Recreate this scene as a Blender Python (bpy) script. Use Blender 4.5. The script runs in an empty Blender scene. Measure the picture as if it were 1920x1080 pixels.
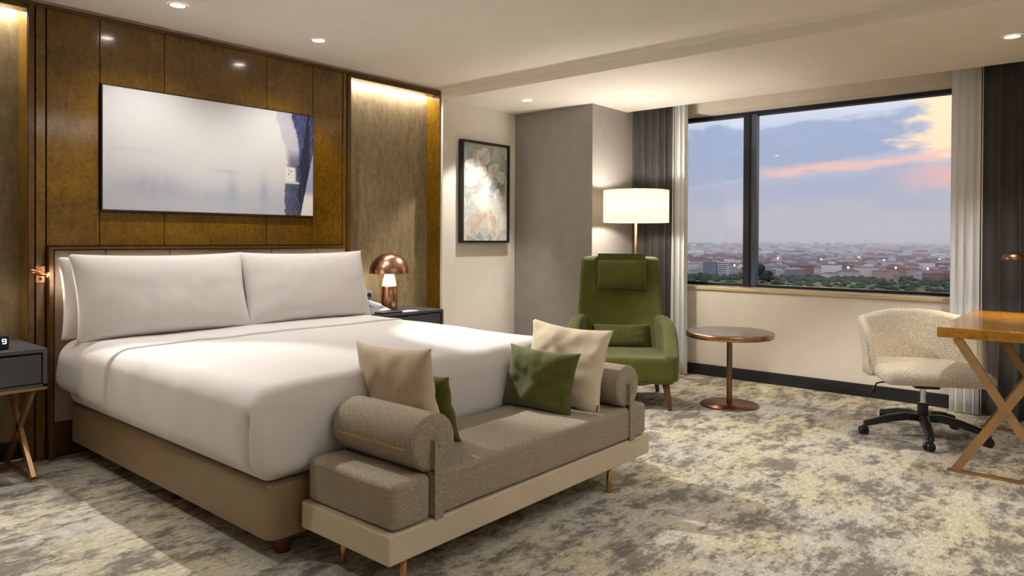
import bpy, bmesh, math, random
from mathutils import Vector, Matrix, noise
random.seed(7)
C = bpy.context.scene.collection
PI = math.pi
R = math.radians

# ------------------------------------------------------------------ materials
def srgb(r, g, b):
    f = lambda c: (c / 255 / 12.92) if c / 255 <= 0.04045 else ((c / 255 + 0.055) / 1.055) ** 2.4
    return (f(r), f(g), f(b), 1.0)

class NT:
    """short-hand around one node tree"""
    def __init__(s, tree): s.t = tree
    def n(s, kind, **kw):
        x = s.t.nodes.new(kind)
        for k, v in kw.items():
            if k in ('op', 'operation'): x.operation = v
            elif k == 'blend': x.blend_type = v
            elif hasattr(x, k): setattr(x, k, v)
        return x
    def l(s, a, b): s.t.links.new(a, b)
    def val(s, x, sock):
        if isinstance(x, (int, float)): sock.default_value = x
        elif isinstance(x, (tuple, list)): sock.default_value = x
        else: s.l(x, sock)
    def math(s, op, a, b=0.0, c=None, clamp=False):
        x = s.n('ShaderNodeMath'); x.operation = op; x.use_clamp = clamp
        s.val(a, x.inputs[0]); s.val(b, x.inputs[1])
        if c is not None: s.val(c, x.inputs[2])
        return x.outputs[0]
    def mix(s, fac, a, b, blend='MIX'):
        x = s.n('ShaderNodeMix'); x.data_type = 'RGBA'; x.blend_type = blend
        s.val(fac, x.inputs['Factor']); s.val(a, x.inputs[6]); s.val(b, x.inputs[7])
        return x.outputs[2]
    def coords(s, scale=(1, 1, 1), kind='Object', rot=(0, 0, 0)):
        tc = s.n('ShaderNodeTexCoord'); mp = s.n('ShaderNodeMapping')
        mp.inputs['Scale'].default_value = scale; mp.inputs['Rotation'].default_value = rot
        s.l(tc.outputs[kind], mp.inputs['Vector']); return mp.outputs['Vector']
    def noise(s, vec, scale, detail=4, rough=0.55, dist=0.0):
        x = s.n('ShaderNodeTexNoise'); s.l(vec, x.inputs['Vector'])
        x.inputs['Scale'].default_value = scale; x.inputs['Detail'].default_value = detail
        x.inputs['Roughness'].default_value = rough; x.inputs['Distortion'].default_value = dist
        return x.outputs['Fac']
    def ramp(s, fac, stops, interp='LINEAR'):
        x = s.n('ShaderNodeValToRGB'); x.color_ramp.interpolation = interp
        e = x.color_ramp.elements
        while len(e) < len(stops): e.new(0.5)
        for i, (p, c) in enumerate(stops):
            e[i].position = p; e[i].color = c if len(c) == 4 else (*c, 1)
        s.l(fac, x.inputs['Fac']); return x.outputs['Color']
    def step(s, fac, a, b):
        x = s.n('ShaderNodeMapRange'); x.interpolation_type = 'SMOOTHSTEP'
        s.val(fac, x.inputs[0]); s.val(a, x.inputs[1]); s.val(b, x.inputs[2]); return x.outputs[0]
    def bump(s, h, strength=0.2, dist=0.01):
        x = s.n('ShaderNodeBump'); x.inputs['Strength'].default_value = strength
        x.inputs['Distance'].default_value = dist; s.l(h, x.inputs['Height']); return x.outputs['Normal']

def new_mat(name):
    m = bpy.data.materials.new(name); m.use_nodes = True
    t = NT(m.node_tree); b = m.node_tree.nodes['Principled BSDF']
    return m, t, b

def plain(name, col, rough=0.5, metal=0.0, var=0.06, scale=6.0, bump=0.0, bscale=60, coat=0.0, sheen=0.0, stretch=(1, 1, 1), spec=0.5):
    """a base colour with gentle procedural variation and an optional fine bump"""
    m, t, b = new_mat(name)
    v = t.coords(stretch)
    f = t.noise(v, scale, 4)
    lo = tuple(max(0, c * (1 - var * 2)) for c in col[:3]) + (1,)
    hi = tuple(min(1, c * (1 + var * 2)) for c in col[:3]) + (1,)
    t.l(t.ramp(f, [(0.3, lo), (0.7, hi)]), b.inputs['Base Color'])
    b.inputs['Roughness'].default_value = rough; b.inputs['Metallic'].default_value = metal
    b.inputs['Specular IOR Level'].default_value = spec
    b.inputs['Coat Weight'].default_value = coat; b.inputs['Coat Roughness'].default_value = 0.12
    b.inputs['Sheen Weight'].default_value = sheen
    if bump: t.l(t.bump(t.noise(v, bscale, 3), bump, 0.004), b.inputs['Normal'])
    return m

def weave(name, c1, c2, scale=260, rough=0.9, bump=0.5, blotch=0.12, sheen=0.15, stretch=1.0):
    """tweed: two crossed stretched noises"""
    m, t, b = new_mat(name)
    v1 = t.coords((scale, scale * .25, scale * .25)); v2 = t.coords((scale * .25, scale * .25, scale * stretch)); v3 = t.coords((scale * .25, scale, scale * .25))
    a = t.noise(v1, 1.0, 2); c = t.noise(v2, 1.0, 2); d = t.noise(v3, 1.0, 2)
    s = t.math('MULTIPLY', t.math('ADD', t.math('ADD', a, c), d), 0.3333)
    big = t.noise(t.coords(), 5, 3)
    s2 = t.math('ADD', s, t.math('MULTIPLY', t.math('SUBTRACT', big, 0.5), blotch))
    t.l(t.ramp(s2, [(0.40, c1), (0.60, c2)]), b.inputs['Base Color'])
    b.inputs['Roughness'].default_value = rough; b.inputs['Sheen Weight'].default_value = sheen
    t.l(t.bump(s, bump, 0.004), b.inputs['Normal'])
    return m

def emit(name, col, strength):
    m, t, b = new_mat(name)
    b.inputs['Base Color'].default_value = col
    b.inputs['Emission Color'].default_value = col; b.inputs['Emission Strength'].default_value = strength
    return m

def burl(name, dark, mid, light, rough=0.16, coat=0.5):
    m, t, b = new_mat(name)
    v = t.coords((1, 1, 1))
    big = t.noise(v, 3.0, 5, 0.6, 0.8); fine = t.noise(v, 26, 6, 0.65, 1.6)
    w = t.noise(t.coords((7, 7, 1.3)), 6, 5, 0.6, 0.5)
    f = t.math('ADD', t.math('MULTIPLY', big, 0.35), t.math('ADD', t.math('MULTIPLY', fine, 0.45), t.math('MULTIPLY', w, 0.2)))
    t.l(t.ramp(f, [(0.36, dark), (0.5, mid), (0.64, light)]), b.inputs['Base Color'])
    b.inputs['Roughness'].default_value = rough; b.inputs['Coat Weight'].default_value = coat
    b.inputs['Coat Roughness'].default_value = 0.08
    b.inputs['Specular IOR Level'].default_value = 0.4
    return m

M = {}
M['wall'] = plain('beige wall paint', srgb(224, 216, 204), 0.85, var=0.015, bump=0.05, bscale=120)
M['wall_cream'] = plain('cream wall paint', srgb(232, 222, 208), 0.85, var=0.015, bump=0.05, bscale=120)
M['taupe'] = plain('taupe wallcovering', srgb(149, 143, 139), 0.85, var=0.03, scale=9, bump=0.1, bscale=200)
M['ceiling'] = plain('ceiling paint', srgb(244, 236, 226), 0.9, var=0.008)
M['burl'] = burl('burl veneer', srgb(76, 53, 6), srgb(103, 72, 9), srgb(126, 91, 16))
M['burl_dark'] = burl('dark stained wood', srgb(62, 41, 10), srgb(88, 58, 15), srgb(108, 74, 22), 0.3, 0.3)
M['desk_wood'] = burl('honey veneer', srgb(122, 80, 18), srgb(154, 104, 28), srgb(180, 128, 42), 0.22, 0.3)
M['gap'] = plain('shadow gap', srgb(26, 17, 8), 0.8)
M['black'] = plain('black satin', srgb(22, 22, 24), 0.45)
M['black_plastic'] = plain('black plastic', srgb(20, 20, 21), 0.4)
M['frame_black'] = plain('black picture frame', srgb(26, 24, 22), 0.4)
M['skirting'] = plain('black skirting', srgb(34, 36, 42), 0.35)
M['win_frame'] = plain('anthracite window frame', srgb(24, 29, 44), 0.35, metal=0.0)
M['win_sky_tint'] = plain('sky tinted mullion', srgb(74, 86, 112), 0.3)  # mullion side: blue of the reflected sky painted into the colour
M['stone'] = plain('travertine sill', srgb(206, 186, 146), 0.3, var=0.12, scale=22, stretch=(1, .25, 4))
M['leather'] = plain('taupe leather', srgb(140, 117, 88), 0.42, var=0.03, bump=0.15, bscale=220)
M['head_leather'] = plain('greige leather', srgb(150, 130, 108), 0.5, var=0.03, bump=0.15, bscale=220)
M['bench_leather'] = plain('beige leather', srgb(206, 190, 166), 0.48, var=0.03, bump=0.12, bscale=240)
M['copper'] = plain('brushed copper', srgb(178, 132, 106), 0.28, 1.0, var=0.08, scale=10, stretch=(12, 12, .5))
M['bronze'] = plain('satin bronze', srgb(136, 102, 80), 0.34, 1.0, var=0.08, scale=10, stretch=(10, 10, .6))
M['copper_flat'] = plain('satin copper flat bar', srgb(178, 140, 102), 0.42, 0.8, var=0.06, scale=14)
M['brass'] = plain('brass tube', srgb(206, 150, 100), 0.25, 1.0, var=0.05)
M['chrome'] = plain('chrome', srgb(210, 210, 212), 0.15, 1.0)
M['grey_lacquer'] = plain('grey lacquer', srgb(78, 80, 86), 0.38, var=0.03)
M['leg_wood'] = plain('walnut leg', srgb(112, 68, 40), 0.4, var=0.15, scale=20, stretch=(6, 6, .6))
M['bed_leg'] = plain('walnut foot', srgb(92, 54, 26), 0.45, var=0.12, scale=20)
M['green'] = plain('green velvet', srgb(84, 87, 15), 0.85, var=0.10, scale=9, bump=0.12, bscale=180, sheen=0.25)
M['green_dark'] = plain('dark green velvet', srgb(80, 83, 16), 0.85, var=0.12, scale=22, bump=0.15, bscale=150, sheen=0.25)
M['tweed'] = weave('brown grey tweed', srgb(112, 101, 85), srgb(184, 170, 147), 700, blotch=0.04)
M['cream_tweed'] = weave('cream tweed', srgb(166, 154, 134), srgb(232, 223, 205), 420, blotch=0.05)
M['linen'] = plain('beige linen', srgb(216, 200, 174), 0.9, var=0.03, bump=0.25, bscale=300, sheen=0.1)
M['linen_dark'] = plain('sand linen', srgb(200, 182, 154), 0.9, var=0.03, bump=0.25, bscale=300, sheen=0.1)
M['cotton'] = plain('white cotton', srgb(218, 213, 211), 0.85, var=0.01, scale=3, bump=0.06, bscale=30, sheen=0.1)
M['curtain'] = plain('dark taupe curtain', srgb(74, 70, 69), 0.85, var=0.04, bump=0.2, bscale=250)
M['zip'] = plain('gold zip', srgb(196, 164, 96), 0.4, 0.5)
M['white_glass'] = emit('opal glass lit', (1, .93, .82, 1), 9)
M['lens'] = emit('downlight lens lit', (1, .93, .82, 1), 30)
M['led_white'] = emit('reading light led', (1, .88, .66, 1), 60)
M['lamp_inside'] = emit('desk lamp diffuser lit', (1, .82, .55, 1), 8)
M['clock_digit'] = emit('clock digits lit', (.45, .65, 1, 1), 4)
M['bulb'] = emit('floor lamp bulb lit', (1, .88, .7, 1), 30)
M['paper'] = plain('white paper', srgb(235, 235, 238), 0.8, var=0.01)
M['phone'] = plain('pale grey phone plastic', srgb(196, 200, 212), 0.5, var=0.02)
M['plate'] = plain('aluminium socket plate', srgb(150, 165, 190), 0.4, 0.4)
M['white_trim'] = plain('white trim', srgb(225, 220, 212), 0.5, var=0.01)
M['tape'] = plain('woven label', srgb(150, 110, 50), 0.8)

def mat_niche():
    m, t, b = new_mat('niche suede wallcovering')
    v = t.coords((5, 5, 1.2))
    f = t.math('ADD', t.math('MULTIPLY', t.noise(v, 5, 6, 0.62, 0.6), 0.6), t.math('MULTIPLY', t.noise(t.coords(), 24, 5, 0.6), 0.4))
    t.l(t.ramp(f, [(0.34, srgb(112, 96, 66)), (0.5, srgb(134, 116, 84)), (0.68, srgb(158, 140, 106))]), b.inputs['Base Color'])
    b.inputs['Roughness'].default_value = 0.75
    t.l(t.bump(t.noise(t.coords(), 140, 3), 0.12, 0.003), b.inputs['Normal'])
    return m
M['niche'] = mat_niche()

def mat_carpet():
    m, t, b = new_mat('mottled carpet')
    v = t.coords((1.0, 1.0, 1.0))
    n1 = t.noise(t.coords((.85, 1.3, 1)), 3.6, 12, 0.78)             # grey blotches
    n2 = t.noise(t.coords((.72, 1.45, 1), rot=(0, 0, R(6))), 12, 10, 0.82)   # ragged streaky patches
    n3 = t.noise(v, 1.5, 5, 0.6)                                     # yellow zones
    n4 = t.noise(v, 260, 2)                                          # tufts
    n6 = t.noise(t.coords((.6, 1.5, 1)), 40, 8, 0.85)                 # fine flecks
    base = t.ramp(n3, [(0.38, srgb(200, 197, 190)), (0.5, srgb(208, 200, 180)), (0.62, srgb(212, 202, 164))])
    light = t.mix(t.step(n6, .50, .56), base, srgb(238, 231, 212))
    g = t.math('ADD', t.math('MULTIPLY', n1, .56), t.math('ADD', t.math('MULTIPLY', n2, .28), t.math('MULTIPLY', n6, .16)))
    mid = t.mix(t.math('MULTIPLY', t.step(g, .497, .503), 0.62), light, srgb(152, 145, 134))
    dark = t.mix(t.math('MULTIPLY', t.step(g, .524, .530), 0.7), mid, srgb(118, 111, 106))
    dark2 = t.mix(t.math('MULTIPLY', t.step(n2, .560, .568), 0.6), dark, srgb(120, 112, 104))
    t.l(t.mix(0.25, dark2, t.ramp(n4, [(.3, (.25, .25, .25, 1)), (.7, (1, 1, 1, 1))]), 'MULTIPLY'), b.inputs['Base Color'])
    b.inputs['Roughness'].default_value = 0.95; b.inputs['Specular IOR Level'].default_value = 0.1
    t.l(t.bump(n4, 0.5, 0.006), b.inputs['Normal'])
    return m
M['carpet'] = mat_carpet()

def mat_marble():
    m, t, b = new_mat('dark emperador top')
    v = t.coords()
    f = t.noise(v, 9, 8, 0.7, 2.0)
    t.l(t.ramp(f, [(.38, srgb(62, 46, 38)), (.55, srgb(100, 80, 68)), (.7, srgb(140, 120, 106))]), b.inputs['Base Color'])
    b.inputs['Roughness'].default_value = 0.25
    return m
M['marble'] = mat_marble()

def mat_sheer():
    m, t, b = new_mat('white voile')
    tr = t.n('ShaderNodeBsdfTransparent'); tl = t.n('ShaderNodeBsdfTranslucent'); df = t.n('ShaderNodeBsdfDiffuse')
    c = srgb(250, 250, 250)
    tl.inputs[0].default_value = c; df.inputs[0].default_value = c
    m1 = t.n('ShaderNodeMixShader'); m1.inputs[0].default_value = 0.18; t.l(df.outputs[0], m1.inputs[1]); t.l(tl.outputs[0], m1.inputs[2])
    f = t.math('MULTIPLY_ADD', t.noise(t.coords((90, 90, 2)), 3, 2), 0.2, 0.80)
    m2 = t.n('ShaderNodeMixShader'); t.l(f, m2.inputs[0]); t.l(tr.outputs[0], m2.inputs[1]); t.l(m1.outputs[0], m2.inputs[2])
    t.l(m2.outputs[0], m.node_tree.nodes['Material Output'].inputs[0])
    return m
M['sheer'] = mat_sheer()

def mat_glass():
    m, t, b = new_mat('window glass')
    tr = t.n('ShaderNodeBsdfTransparent'); gl = t.n('ShaderNodeBsdfGlossy'); fr = t.n('ShaderNodeFresnel')
    tr.inputs[0].default_value = (.97, .975, .98, 1); gl.inputs['Roughness'].default_value = 0.0
    fr.inputs[0].default_value = 1.5
    mx = t.n('ShaderNodeMixShader'); t.l(fr.outputs[0], mx.inputs[0]); t.l(tr.outputs[0], mx.inputs[1]); t.l(gl.outputs[0], mx.inputs[2])
    t.l(mx.outputs[0], m.node_tree.nodes['Material Output'].inputs[0])
    return m
M['glass'] = mat_glass()

def mat_shade():
    m, t, b = new_mat('lit linen lampshade')
    df = t.n('ShaderNodeBsdfDiffuse'); tl = t.n('ShaderNodeBsdfTranslucent'); em = t.n('ShaderNodeEmission')
    df.inputs[0].default_value = srgb(240, 228, 206); tl.inputs[0].default_value = srgb(248, 238, 216)
    em.inputs[0].default_value = (1, .94, .84, 1); em.inputs[1].default_value = 0.34
    a = t.n('ShaderNodeMixShader'); a.inputs[0].default_value = 0.4; t.l(df.outputs[0], a.inputs[1]); t.l(tl.outputs[0], a.inputs[2])
    ad = t.n('ShaderNodeAddShader'); t.l(a.outputs[0], ad.inputs[0]); t.l(em.outputs[0], ad.inputs[1])
    t.l(ad.outputs[0], m.node_tree.nodes['Material Output'].inputs[0])
    return m
M['shade'] = mat_shade()

def mat_paint(name, rough):
    m, t, b = new_mat(name)
    a = t.n('ShaderNodeVertexColor'); a.layer_name = 'paint'
    f = t.noise(t.coords((1, 1, 1)), 60, 4)
    t.l(t.mix(0.10, a.outputs[0], t.ramp(f, [(.3, (.5, .5, .5, 1)), (.7, (1, 1, 1, 1))]), 'MULTIPLY'), b.inputs['Base Color'])
    b.inputs['Roughness'].default_value = rough
    return m
M['canvas'] = mat_paint('painted canvas', 0.45)
M['print'] = mat_paint('picture print', 0.3)

# ------------------------------------------------------------------ mesh helpers
def obj(name, bm, m, parent=None, smooth=True, wn=False):
    if wn: bmesh.ops.recalc_face_normals(bm, faces=bm.faces[:])
    me = bpy.data.meshes.new(name); bm.to_mesh(me); bm.free()
    if smooth:
        for p in me.polygons: p.use_smooth = True
    o = bpy.data.objects.new(name, me); C.objects.link(o)
    for x in (m if isinstance(m, (list, tuple)) else [m]): me.materials.append(x)
    if parent is not None: o.parent = parent
    if wn:
        w = o.modifiers.new('normals', 'WEIGHTED_NORMAL'); w.keep_sharp = True
    return o

def tag(o, label=None, cat=None, group=None, kind=None):
    if label: o['label'] = label
    if cat: o['category'] = cat
    if group: o['group'] = group
    if kind: o['kind'] = kind
    return o

def thing(name, label, cat, loc=(0, 0, 0), rz=0, group=None, kind=None):
    o = bpy.data.objects.new(name, None); C.objects.link(o)
    o.location = loc; o.rotation_euler = (0, 0, rz); o.empty_display_size = 0.1
    return tag(o, label, cat, group, kind)

def struct(name, bm, m, **kw):
    o = obj(name, bm, m, **kw); o['kind'] = 'structure'; return o

def copy_thing(root, loc, rz, label, group=None):
    r = root.copy(); C.objects.link(r); r.location = loc; r.rotation_euler = (0, 0, rz); r['label'] = label
    if group: r['group'] = group
    for ch in list(root.children):
        c = ch.copy(); C.objects.link(c); c.parent = r
        for g in list(ch.children):
            d = g.copy(); C.objects.link(d); d.parent = c
    return r

def BM(): return bmesh.new()

def box(bm, lo, hi, mi=0):
    v = [bm.verts.new((x, y, z)) for x in (lo[0], hi[0]) for y in (lo[1], hi[1]) for z in (lo[2], hi[2])]
    for f in ((0, 1, 3, 2), (4, 6, 7, 5), (0, 4, 5, 1), (2, 3, 7, 6), (0, 2, 6, 4), (1, 5, 7, 3)):
        bm.faces.new([v[i] for i in f]).material_index = mi
    return bm

def boxb(lo, hi): return box(BM(), lo, hi)

def rbox(bm, lo, hi, r, k=4, n=(1, 1, 1), deform=None, skip=()):
    """box with edges rounded to radius r; n = interior segments per axis; deform(p)->p; skip = faces left out"""
    if isinstance(r, (int, float)): r = (r,) * 3
    r = [min(r[i], (hi[i] - lo[i]) / 2 * .999) for i in range(3)]
    ax = []
    for i in range(3):
        a = [lo[i] + r[i] * (1 - math.tan(PI / 4 * (1 - j / k))) for j in range(k)]
        L, H = lo[i] + r[i], hi[i] - r[i]
        b = [L + (H - L) * j / n[i] for j in range(n[i] + 1)]
        c = [hi[i] - r[i] * (1 - math.tan(PI / 4 * (j / k))) for j in range(1, k + 1)]
        ax.append(a + b + c)
    cache = {}
    def vert(i, j, l):
        key = (i, j, l)
        if key not in cache:
            p = (ax[0][i], ax[1][j], ax[2][l])
            q = [min(max(p[a], lo[a] + r[a]), hi[a] - r[a]) for a in range(3)]
            d = [(p[a] - q[a]) / r[a] for a in range(3)]
            L = math.sqrt(sum(x * x for x in d))
            if L > 1e-9: p = tuple(q[a] + r[a] * d[a] / L for a in range(3))
            if deform: p = deform(Vector(p))
            cache[key] = bm.verts.new(p)
        return cache[key]
    N = [len(a) - 1 for a in ax]
    def quad(a, b, c, d):
        try: bm.faces.new([vert(*x) for x in (a, b, c, d)])
        except ValueError: pass
    for i in range(N[0]):
        for j in range(N[1]):
            if '-z' not in skip: quad((i, j, 0), (i, j + 1, 0), (i + 1, j + 1, 0), (i + 1, j, 0))
            if '+z' not in skip: quad((i, j, N[2]), (i + 1, j, N[2]), (i + 1, j + 1, N[2]), (i, j + 1, N[2]))
    for i in range(N[0]):
        for l in range(N[2]):
            if '-y' not in skip: quad((i, 0, l), (i + 1, 0, l), (i + 1, 0, l + 1), (i, 0, l + 1))
            if '+y' not in skip: quad((i, N[1], l), (i, N[1], l + 1), (i + 1, N[1], l + 1), (i + 1, N[1], l))
    for j in range(N[1]):
        for l in range(N[2]):
            if '-x' not in skip: quad((0, j, l), (0, j, l + 1), (0, j + 1, l + 1), (0, j + 1, l))
            if '+x' not in skip: quad((N[0], j, l), (N[0], j + 1, l), (N[0], j + 1, l + 1), (N[0], j, l + 1))
    return bm

def rb(lo, hi, r, **kw): return rbox(BM(), lo, hi, r, **kw)

def lathe(bm, prof, n=40, c=(0, 0, 0), closed=False):
    rings = []
    for (r, z) in prof:
        if r < 1e-6: rings.append([bm.verts.new((c[0], c[1], c[2] + z))])
        else: rings.append([bm.verts.new((c[0] + r * math.cos(2 * PI * i / n), c[1] + r * math.sin(2 * PI * i / n), c[2] + z)) for i in range(n)])
    for a, b in zip(rings, rings[1:]):
        for i in range(n):
            j = (i + 1) % n
            if len(a) == 1 and len(b) == 1: continue
            if len(a) == 1: bm.faces.new((a[0], b[j], b[i]))
            elif len(b) == 1: bm.faces.new((a[i], a[j], b[0]))
            else: bm.faces.new((a[i], a[j], b[j], b[i]))
    return bm

def frame_of(d, up=Vector((0, 0, 1))):
    d = d.normalized()
    if abs(d.dot(up)) > 0.98: up = Vector((0, 1, 0))
    x = d.cross(up).normalized(); return x, x.cross(d).normalized(), d

def tube(bm, pts, r, n=12, cap=True):
    pts = [Vector(p) for p in pts]; rings = []
    rr = r if isinstance(r, (list, tuple)) else [r] * len(pts)
    for i, p in enumerate(pts):
        d = (pts[min(i + 1, len(pts) - 1)] - pts[max(i - 1, 0)])
        x, y, _ = frame_of(d)
        rings.append([bm.verts.new(p + x * rr[i] * math.cos(2 * PI * j / n) + y * rr[i] * math.sin(2 * PI * j / n)) for j in range(n)])
    for a, b in zip(rings, rings[1:]):
        for j in range(n): bm.faces.new((a[j], a[(j + 1) % n], b[(j + 1) % n], b[j]))
    if cap:
        bm.faces.new(rings[0][::-1]); bm.faces.new(rings[-1])
    return bm

def bar(bm, p0, p1, w, t, wdir):
    """flat bar from p0 to p1, width w along the direction wdir made square to it, thickness t"""
    p0, p1 = Vector(p0), Vector(p1); d = (p1 - p0).normalized()
    a = Vector(wdir); a = (a - d * a.dot(d)).normalized(); b = d.cross(a)
    v = []
    for p in (p0, p1):
        for s, q in ((-1, -1), (1, -1), (1, 1), (-1, 1)): v.append(bm.verts.new(p + a * s * w / 2 + b * q * t / 2))
    for f in ((3, 2, 1, 0), (4, 5, 6, 7), (0, 1, 5, 4), (1, 2, 6, 5), (2, 3, 7, 6), (3, 0, 4, 7)): bm.faces.new([v[i] for i in f])
    return bm

def prism(bm, poly, axis, a, b):
    """polygon (list of 2D points) extruded along axis 0/1/2 from a to b"""
    def mk(p, c):
        q = list(p); q.insert(axis, c); return bm.verts.new(q)
    A = [mk(p, a) for p in poly]; B = [mk(p, b) for p in poly]
    bm.faces.new(A[::-1]); bm.faces.new(B)
    for i in range(len(poly)):
        j = (i + 1) % len(poly); bm.faces.new((A[i], A[j], B[j], B[i]))
    bmesh.ops.recalc_face_normals(bm, faces=bm.faces[:]); return bm

def pillow_bm(w, h, t, seed=0, n=34, wr=0.006, pinch=0.05, pw=0.55, flat=0.0, sag=0.0):
    """stuffed cushion standing in the XZ plane: width w, height h, thickness t; seam all round"""
    bm = BM(); g = {}
    off = Vector((seed * 3.1, seed * 1.7, seed * .9))
    for side in (1, -1):
        for i in range(n + 1):
            for j in range(n + 1):
                u = 2 * i / n - 1; v = 2 * j / n - 1
                edge = i in (0, n) or j in (0, n)
                key = (i, j, 0 if edge else side)
                if key in g: continue
                prof = (max(0, 1 - abs(u) ** 2.6) * max(0, 1 - abs(v) ** 2.6)) ** pw
                x = u * w / 2 * (1 - pinch * (1 - v * v) * 0.0 - pinch * max(0, 1 - v * v) * abs(u) ** 3)
                z = v * h / 2 * (1 - pinch * max(0, 1 - u * u) * abs(v) ** 3)
                z -= sag * h * (1 - u * u) * max(0, v)
                p = Vector((x, 0, z))
                wv = noise.noise(p * 9 + off) * wr * 1.2 + noise.noise(p * 22 + off) * wr * .5
                rad = math.sin(math.atan2(v, u) * 9 + seed) * wr * (max(abs(u), abs(v)) ** 3)
                fold = noise.noise(Vector((x * 2.2 + z * 2.6, (z - x) * 7.5, seed * 2.3))) * wr * 1.1
                wv += fold * (1 if side < 0 else .5)
                y = side * (prof * t / 2) + (wv + rad) * (prof + .15) + noise.noise(p * 4 + off) * wr * 1.5
                g[key] = bm.verts.new((x, y, z))
    def G(i, j, s): return g[(i, j, 0 if i in (0, n) or j in (0, n) else s)]
    for i in range(n):
        for j in range(n):
            bm.faces.new((G(i, j, -1), G(i + 1, j, -1), G(i + 1, j + 1, -1), G(i, j + 1, -1)))
            bm.faces.new((G(i, j, 1), G(i, j + 1, 1), G(i + 1, j + 1, 1), G(i + 1, j, 1)))
    return bm

def place(o, loc, facing, tilt=0.0, roll=0.0):
    """stand a cushion (built in XZ, front = -Y) at loc so its front faces the ground direction `facing` (degrees), leaned back by tilt"""
    o.matrix_world = (Matrix.Translation(loc) @ Matrix.Rotation(R(facing + 90), 4, 'Z') @ Matrix.Rotation(-R(tilt), 4, 'X') @ Matrix.Rotation(R(roll), 4, 'Y'))
    return o

def light(name, kind, loc, energy, color=(1, .88, .72), size=0.05, rot=(0, 0, 0), **kw):
    d = bpy.data.lights.new(name, kind); d.energy = energy; d.color = color
    if kind in ('SPOT', 'POINT'): d.shadow_soft_size = size
    else: d.size = size
    for k, v in kw.items(): setattr(d, k, v)
    o = bpy.data.objects.new(name, d); C.objects.link(o); o.location = loc; o.rotation_euler = rot
    return o

# ------------------------------------------------------------------ dimensions (metres); X along the bed wall, Y towards it
YP = 4.40      # face of the panelling
YN = 4.55      # back of the niches
YW = 4.362     # painted wall with the framed print
XB = 4.20      # ceiling step / corner
XW = 5.943     # window wall
ZC, ZL = 2.462, 2.374
XMIN, YMIN = -1.3, -1.9
XCOL, YCOL = 5.14, 3.484
WARM = (1.0, .965, .905)

# ------------------------------------------------------------------ shell
struct('floor', boxb((XMIN - .15, YMIN - .15, -.12), (6.25, 4.75, 0)), M['carpet'], smooth=False)
cb = BM()
box(cb, (XMIN - .15, YMIN - .15, ZC), (XB, 4.75, ZC + .25))
box(cb, (XB, YMIN - .15, ZL), (5.70, 4.75, ZC + .25))
box(cb, (5.70, YMIN - .15, 2.56), (6.4, 4.75, ZC + .25))
# plaster fillet where the main ceiling meets the step
pts = [(XB, ZC), (XB, ZC - .05)] + [(XB - .05 + .05 * math.cos(a) , ZC - .05 + .05 * math.sin(a)) for a in [PI / 2 * i / 6 for i in range(0, 7)]]
fil = [(XB, ZC - .028)] + [(XB - .05 * (1 - math.cos(PI / 2 * i / 8)), ZC - .028 * (1 - math.sin(PI / 2 * i / 8))) for i in range(9)] + [(XB, ZC)]
prism(cb, fil, 1, YMIN, YP)
struct('ceiling', cb, M['ceiling'], smooth=False)
struct('wall_north', boxb((XMIN - .15, YN, 0), (XB + .02, 4.75, ZC)), M['gap'], smooth=False)
wb = BM(); box(wb, (XB, YW, 0), (XCOL, 4.75, ZL)); struct('wall_picture', wb, M['wall'], smooth=False)
struct('wall_column', boxb((XCOL, YCOL, 0), (XW, 4.75, 2.56)), M['taupe'], smooth=False)
struct('wall_west', boxb((XMIN - .15, YMIN - .15, 0), (XMIN, 4.75, ZC)), M['wall'], smooth=False)
struct('wall_south', boxb((XMIN, YMIN - .15, 0), (6.3, YMIN, ZC)), M['wall'], smooth=False)
struct('wall_left_return', boxb((XMIN, YW, 0), (.305, YN, ZC)), M['wall'], smooth=False)
# window wall with its opening
WY0, WY1, WZ0, WZ1 = .83, 3.22, .757, 2.333
ww = BM()
box(ww, (XW, YMIN, 0), (XW + .3, YCOL + .02, WZ0)); box(ww, (XW, YMIN, WZ1), (XW + .3, YCOL + .02, 2.56))
box(ww, (XW, YMIN, WZ0), (XW + .3, WY0, WZ1)); box(ww, (XW, WY1, WZ0), (XW + .3, YCOL + .02, WZ1))
struct('wall_east', ww, M['wall_cream'], smooth=False)
# window: frame, mullion, panes, sill
win = thing('window_1', 'wide anthracite framed window with two panes over the city', 'window', (0, 0, 0), kind='structure')
XF = 6.15
fb = BM()
box(fb, (XF, WY0, WZ1 - .034), (XF + .08, WY1, WZ1)); box(fb, (XF, WY0, .79), (XF + .08, WY1, .812))
box(fb, (XF, WY0, .79), (XF + .08, WY0 + .06, WZ1)); box(fb, (XF, WY1 - .06, .79), (XF + .08, WY1, WZ1))
obj('window_frame', fb, M['win_frame'], win, smooth=False)
mb = BM(); box(mb, (XF - .03, 2.492, .79), (XF + .03, 2.548, WZ1 - .03)); obj('mullion', mb, M['win_frame'], win, smooth=False)
mb = BM(); box(mb, (XF - .01, 2.438, .80), (XF + .05, 2.492, WZ1 - .03)); tag(obj('mullion', mb, M['win_sky_tint'], win, smooth=False), 'lighter sky tinted mullion side, reflected sky painted in its colour')
for a, b in ((WY0 + .05, 2.47), (2.52, WY1 - .05)):
    g = BM(); vs = [g.verts.new(p) for p in ((XF + .045, a, .80), (XF + .045, b, .80), (XF + .045, b, WZ1 - .03), (XF + .045, a, WZ1 - .03))]
    g.faces.new(vs); obj('pane', g, M['glass'], win, smooth=False)
tag(obj('glazing_bead', box(BM(), (XF - .004, WY0 + .06, .812), (XF, WY1 - .06, .817)), M['chrome'], win, smooth=False), 'thin bright bead along the bottom of the panes')
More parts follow.
